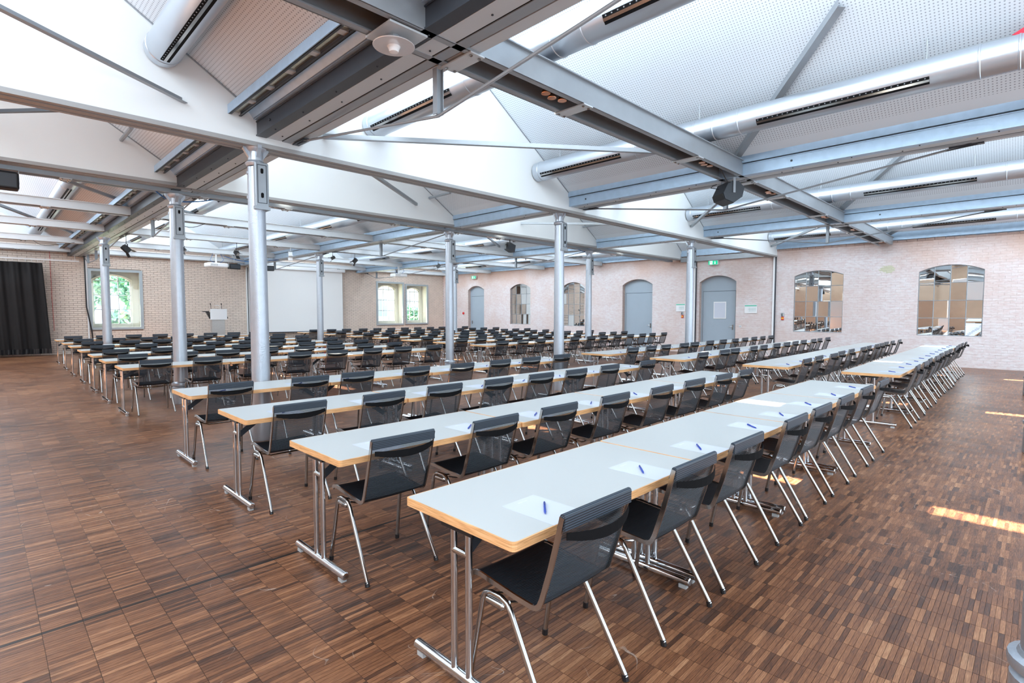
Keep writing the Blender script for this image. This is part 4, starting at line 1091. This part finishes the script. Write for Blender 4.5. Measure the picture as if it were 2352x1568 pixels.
cable([(1.2, 21.7, 3.80), (1.5, 21.6, 3.62), (2.2, 21.5, 3.76)], 'black cable drooping near the curtain rail end')
cable([(3.0, 14.3, 3.75), (3.6, 14.4, 3.60), (4.0, 14.3, 3.76)], 'black cable loop behind the slim second column')
cable([(6.6, 21.9, 3.70), (7.3, 21.9, 3.56), (8.2, 21.8, 3.64), (8.9, 21.9, 3.76)], 'blue cable bundle by the box loudspeakers', 'blue', .015)
cable([(13.9, 10.9, 3.70), (14.2, 10.85, 3.62), (14.6, 10.9, 3.64), (14.9, 10.9, 3.7)], 'short cable looped over the third slim column head', 'blue', .010)
a = MB(); a.tube([(2.92, YE-.12, 3.85), (2.93, YE-.12, 1.8), (3.06, YE-.12, .9), (3.12, YE-.12, 0.02)], .022, 8); tag(a.obj('wall_cable', 'black', smooth=True), 'thick black cable running down the brick wall left of the window', 'cable')
a = MB(); a.box(2.955, 2.995, YE-.10, YE-.06, .0, 3.85); tag(a.obj('cable_conduit', 'white'), 'white conduit beside the thick black cable on the brick wall', 'conduit')
a = MB(); a.tube([(1.93, YE-.02, 4.0), (1.945, YE-.02, 2.0), (1.97, YE-.02, .9)], .006, 6); tag(a.obj('red_wire', 'redp', smooth=True), 'thin red wire down the brick wall right of the black curtain', 'wire')

# ------------------------------------------------------------------ curtain and its rail
r = thing('curtain', 'floor length black curtain at the left end of the brick wall', 'curtain', (0, 25.55, 0))
vs = []; n = 150; zz = [.10, .30, 1.2, 2.4, 3.36]
for q in range(n+1):
    x = -2.6+4.38*q/n
    for z in zz:
        ph = x*17+.8*math.sin(x*3.1); am = .055*(1-.3*(z/3.36)); xs_ = x+(.06 if q == n else 0)*(1-z/3.36)
        vs.append((xs_-.10*(z/3.36)*(q/n), am*math.sin(ph)+.02*math.sin(x*41+z), z))
fs = [(q*5+k_, (q+1)*5+k_, (q+1)*5+k_+1, q*5+k_+1) for q in range(n) for k_ in range(4)]
a = MB(); a.add(vs, fs); me = bpy.data.meshes.new('drape'); me.from_pydata(a.v, [], a.f); me.materials.append(MT['blackcloth'])
for p in me.polygons: p.use_smooth = True
o = bpy.data.objects.new('drape', me); COL.objects.link(o); o.parent = r
sd = o.modifiers.new('thickness', 'SOLIDIFY'); sd.thickness = .006
hm = MB(); pts = [(vs[q*5][0], vs[q*5][1]-.006, .10) for q in range(n+1)]
hv = []; 
for q in range(n+1): x_, y_, _ = vs[q*5]; hv += [(x_, y_-.010, .09), (x_, y_-.010, .27)]
hm.add(hv, [(2*q, 2*q+2, 2*q+3, 2*q+1) for q in range(n)]); hm.obj('hem', mat('satin_hem', (.012, .012, .014), .35), r)
r = thing('curtain_rail', 'white curtain rail with gliders above the black curtain', 'curtain rail', (0, 25.55, 3.46))
a = MB(); a.box(-2.6, 2.72, -.018, .018, 0, .045); a.obj('rail', 'white', r)
gm_ = MB(); gm_.box(-.006, .006, -.006, .006, -.06, 0); gme = gm_.mesh('glider', MT['white'])
for q in range(26):
    o = bpy.data.objects.new('glider', gme); COL.objects.link(o); o.parent = r; o.location = (-2.4+.165*q, 0, 0)
a = MB()
for x in (-1.5, .3, 2.6): a.tube([(x, 0, .045), (x, 0, .42)], .008, 6)
a.obj('hanger', 'white', r)

# ------------------------------------------------------------------ projection screen
r = thing('projection_screen', 'large white projection screen lowered before the brick wall', 'projection screen', (11.15, 25.85, 0))
a = MB(); a.box(-2.28, 2.28, -.004, .004, .66, 3.66); a.obj('screen_surface', 'screen', r)
a = MB(); a.box(-2.40, 2.40, -.07, .08, 3.66, 3.84); a.obj('casing', 'white', r)
a = MB(); a.tube([(-2.30, 0, .64), (2.30, 0, .64)], .022, 10); a.obj('bottom_bar', 'steel_dark', r, True)
a = MB(); a.box(2.272, 2.284, -.006, .006, .66, 3.66); a.box(-2.284, -2.272, -.006, .006, .66, 3.66); a.obj('edge_tape', 'grey', r)
# low stage platform below it
r = thing('stage_platform', 'low grey stage platform under the projection screen', 'platform', (9.6, 25.1, 0))
a = MB(); a.cbox(-3.3, 4.2, -.75, .75, .16, .20, .01); a.obj('deck', mat('stage_deck', (.36, .32, .30), .6, var=.1, vscale=6), r)
for x in (-3.1, -1.0, 1.0, 3.9):
    for y in (-.65, .65): a = MB(); a.box(x-.03, x+.03, y-.03, y+.03, 0, .16); a.obj('leg', 'steel', r)
# lectern
r = thing('lectern', 'white and steel lectern with two gooseneck microphones by the brick wall', 'lectern', (7.12, 24.5, .20))
a = MB(); a.cbox(-.32, .32, -.02, .02, 1.08, 1.53, .006); a.obj('front_panel', 'white', r)
a = MB(); a.prism([(-.0, 1.16), (.02, 1.18), (.46, 1.40), (.46, 1.36), (.02, 1.13)], 'x', -.36, .36); a.obj('reading_desk', 'black', r)
a = MB(); a.cbox(-.26, .24, .02, .26, .03, 1.16, .01); a.obj('pedestal', mat('brushed_front', (.50, .48, .46), .35, .6, var=.1, vscale=20), r)
a = MB(); a.cbox(-.34, .32, -.12, .40, 0, .03, .01); a.obj('base_plate', 'steel_dark', r)
for x in (-.24, .18):
    a = MB(); a.tube([(x, .2, 1.25), (x, .17, 1.56), (x-.03, .12, 1.72)], .008, 6); mc = a.obj('gooseneck', 'black', r, True)
    a = MB(); a.tube([(x-.03, .12, 1.71), (x-.04, .105, 1.765)], .018, 8); a.obj('microphone', 'black', mc, True)
a = MB(); a.tube([(.08, .2, 1.25), (.12, .18, 1.6), (.05, .15, 1.68)], .006, 6); a.box(-.10, .06, .12, .18, 1.67, 1.69); a.obj('reading_lamp', 'white', r, True)
a = MB(); a.cbox(-.56, -.34, .05, .25, 1.40, 1.44, .008); a.bar((-.45, .15, 1.40), (-.3, .15, 1.25), .03, .015); a.obj('side_shelf', 'black', r)

# red bag between the far blocks
r = thing('red_bag', 'small red bag standing on the floor between the far table blocks', 'bag', (8.35, 17.1, 0))
a = MB(); a.cbox(-.15, .15, -.09, .09, 0, .55, .04); a.obj('body', 'redp', r); a = MB(); a.tube([(-.07, 0, .55), (-.05, 0, .66), (.05, 0, .66), (.07, 0, .55)], .012, 6); a.obj('handle', 'black', r, True)

# ------------------------------------------------------------------ small things on the right wall
def exit_sign(y, z, label):
    r = thing('exit_sign', label, 'exit sign', (XE-.10, y, z), 0, 'green exit signs')
    a = MB(); a.cbox(-.03, .03, -.19, .19, -.085, .085, .008); a.obj('housing', 'white', r)
    a = MB(); a.box(-.034, -.030, -.18, .18, -.075, .075); a.obj('sign_face', mat('exit_green', (.0, .42, .20), .4, emis=((0, .6, .3), .5)), r)
    wm = mat('pictogram', (.9, .95, .92), .4, emis=((.9, 1, .95), .6))
    # doorway with running figure, and a downward arrow beside it (y is mirrored on this wall)
    a = MB(); a.box(-.037, -.034, .02, .125, -.06, .06); a.obj('doorway', wm, r)
    g_ = MT['green']
    a = MB(); a.lathe([(.012, 0), (.012, .002)], n=10); a.v = [(-.040+z_, .085+x_, .040+y_) for x_, y_, z_ in a.v]
    a.bar((-.039, .082, .028), (-.039, .074, -.008), .014, .002, (1, 0, 0)); a.bar((-.039, .074, -.008), (-.039, .050, -.030), .010, .002, (1, 0, 0)); a.bar((-.039, .076, -.008), (-.039, .092, -.045), .010, .002, (1, 0, 0)); a.bar((-.039, .082, .022), (-.039, .055, .012), .008, .002, (1, 0, 0)); a.bar((-.039, .082, .022), (-.039, .105, .004), .008, .002, (1, 0, 0))
    a.obj('running_figure', g_, r)
    a = MB(); a.box(-.037, -.034, -.088, -.072, -.01, .055); a.prism([(-.115, -.008), (-.045, -.008), (-.08, -.058)], 'x', -.037, -.034); a.obj('arrow', wm, r)
    a = MB(); a.tube([(0, 0, .085), (0, 0, .20)], .006, 6); a.obj('hanger', 'steel', r)
exit_sign(9.05, 3.52, 'green running man exit sign above the grey door with the notice')
exit_sign(23.1, 3.60, 'tiny green exit sign above the farthest grey door')
def board(y, z, w_, h_, label):
    r = thing('notice_board', label, 'notice', (XE-.005, y, z), 0, 'escape plans on the right wall')
    a = MB(); a.cbox(-.018, 0, -w_/2, w_/2, -h_/2, h_/2, .004); a.obj('frame', 'white', r)
    a = MB(); a.box(-.021, -.018, -w_/2+.012, w_/2-.012, h_/2-.055, h_/2-.014); a.obj('header', mat('mint_print', (.12, .55, .38), .6), r)
    a = MB(); a.box(-.0215, -.0185, -w_/2+.04, w_/2-.12, -h_/2+.05, h_/2-.09); a.obj('floor_plan', mat('pale_plan', (.80, .82, .84), .7), r)
    a = MB()
    for q in range(5): a.box(-.0225, -.0215, -w_/2+.06+q*(w_-.2)/5, -w_/2+.064+q*(w_-.2)/5, -h_/2+.06, h_/2-.10)
    a.box(-.0225, -.0215, -w_/2+.05, w_/2-.13, -.01, -.006); a.obj('plan_lines', 'green', r)
board(7.63, 1.73, .45, .31, 'white escape plan with green header right of the grey door with the notice')
board(10.42, 1.80, .40, .31, 'white escape plan with green header left of the silver column')
def phone(y, z, label):
    r = thing('emergency_handset', label, 'handset', (XE-.005, y, z), 0, 'emergency handsets')
    a = MB(); a.cbox(-.05, 0, -.05, .05, 0, .13, .01); a.obj('housing', 'grey', r)
    a = MB(); a.tube([(-.06, .0, .02), (-.08, .0, .06), (-.06, 0, .11)], .014, 8); a.obj('hook', 'steel_dark', r, True)
    a = MB(); a.cbox(-.03, 0, -.045, .045, -.12, -.01, .006); a.obj('red_plate', 'redp', r)
    a = MB(); a.cbox(-.036, -.03, -.035, .035, -.085, -.04, .001); a.obj('yellow_plate', 'yellow', r)
phone(6.52, 1.46, 'grey emergency handset with red and yellow plate near the first arched mirror')
phone(10.33, 1.50, 'small orange emergency handset under the plan beside the silver column')
r = thing('fire_alarm', 'round red fire alarm left of the farthest grey door', 'fire alarm', (XE-.005, 24.15, 1.55))
a = MB(); a.lathe([(.07, 0), (.075, .02), (.06, .05), (.02, .06)], n=18); a.v = [(-z_, x_, y_) for x_, y_, z_ in a.v]; a.obj('bell', 'redp', r, True)
a = MB(); a.cbox(-.03, 0, -.03, .03, -.16, -.10, .005); a.obj('button_box', 'white', r)
r = thing('light_switch', 'small light switch right of the grey door handle', 'switch', (XE-.004, 8.0, 1.08))
a = MB(); a.cbox(-.012, 0, -.04, .04, -.04, .04, .004); a.obj('plate', 'white', r); a = MB(); a.cbox(-.018, -.012, -.025, .025, -.025, .025, .003); a.obj('rocker', 'grey', r)
r = thing('red_pennant', 'red fabric corner hanging under the ceiling at the right picture edge', 'pennant', (7.45, .10, 4.38))
a = MB(); a.prism([(-.0, 0), (-.55, .30), (-.50, -.12)], 'x', -.004, .004); a.v = [(x_, y_+.22, z_) for x_, y_, z_ in a.v]; a.obj('cloth', 'red', r)
a = MB(); a.tube([(0, -.33, .30), (0, -.33, .55)], .004, 5); a.obj('cord', 'steel', r)

# pale facade added as a backdrop to turn the pair of windows bluish
r = thing('backdrop', 'pale blue grey facade backdrop added outside the pair of bright windows', 'backdrop', (27, 42, -.05))
a = MB(); a.box(-11, 11, 0, 8, 0, 9); a.obj('facade', mat('pale_facade', (.62, .68, .74), .8), r)
for q in range(8):
    for z in (1.2, 4.2):
        a = MB(); a.box(-9.6+q*2.5, -8.3+q*2.5, -.05, .02, z, z+1.8); wq_ = a.obj('window', 'white', r)
        a = MB(); a.box(-9.5+q*2.5, -8.4+q*2.5, -.07, -.05, z+.1, z+1.7); a.obj('pane', 'door', wq_)
# ------------------------------------------------------------------ outside, seen through the windows of the brick wall
o = MB(); o.box(-10, 45, YE+.7, 60, -.35, -.05); struct(o.obj('ground_outside', 'grass'))
def tree(x, y, h, R, label, seed):
    rnd = random.Random(seed); r = thing('tree', label, 'tree', (x, y, -.05), 0, 'trees outside the windows')
    a = MB(); a.tube([(0, 0, 0), (.1, .05, h*.4), (0, 0, h*.75)], [.14, .10, .05], 8); a.obj('trunk', 'trunk', r, True)
    a = MB()
    for q in range(2600 if R > 1 else 700):
        th_, ph = rnd.uniform(0, 2*PI), math.acos(rnd.uniform(-1, 1)); rr = R*rnd.uniform(.55, 1.0)
        c = Vector((rr*math.sin(ph)*math.cos(th_), rr*math.sin(ph)*math.sin(th_), h*.62+rr*1.1*math.cos(ph)))
        d1 = Vector((rnd.gauss(0, 1), rnd.gauss(0, 1), rnd.gauss(0, 1))).normalized(); d2 = d1.orthogonal().normalized(); s = rnd.uniform(.13, .26)
        a.add([c-d1*s, c+d2*s*.5, c+d1*s, c-d2*s*.5], [(0, 1, 2, 3)])
    me = bpy.data.meshes.new('foliage'); me.from_pydata(a.v, [], a.f); me.materials.append(MT['leaf']); f = bpy.data.objects.new('foliage', me); COL.objects.link(f); f.parent = r; f['kind'] = 'stuff'
tree(2.9, 31.0, 5.4, 1.75, 'bluish green tree outside the window, on its left side', 1); tree(6.3, 31.6, 5.2, 1.7, 'yellow green tree outside the window, on its right side', 2)
tree(4.6, 29.5, 1.6, .7, 'low bright bush just outside the lower window panes', 3); tree(20.5, 30.0, 2.2, .7, 'small green bush outside the rightmost bright window', 4)
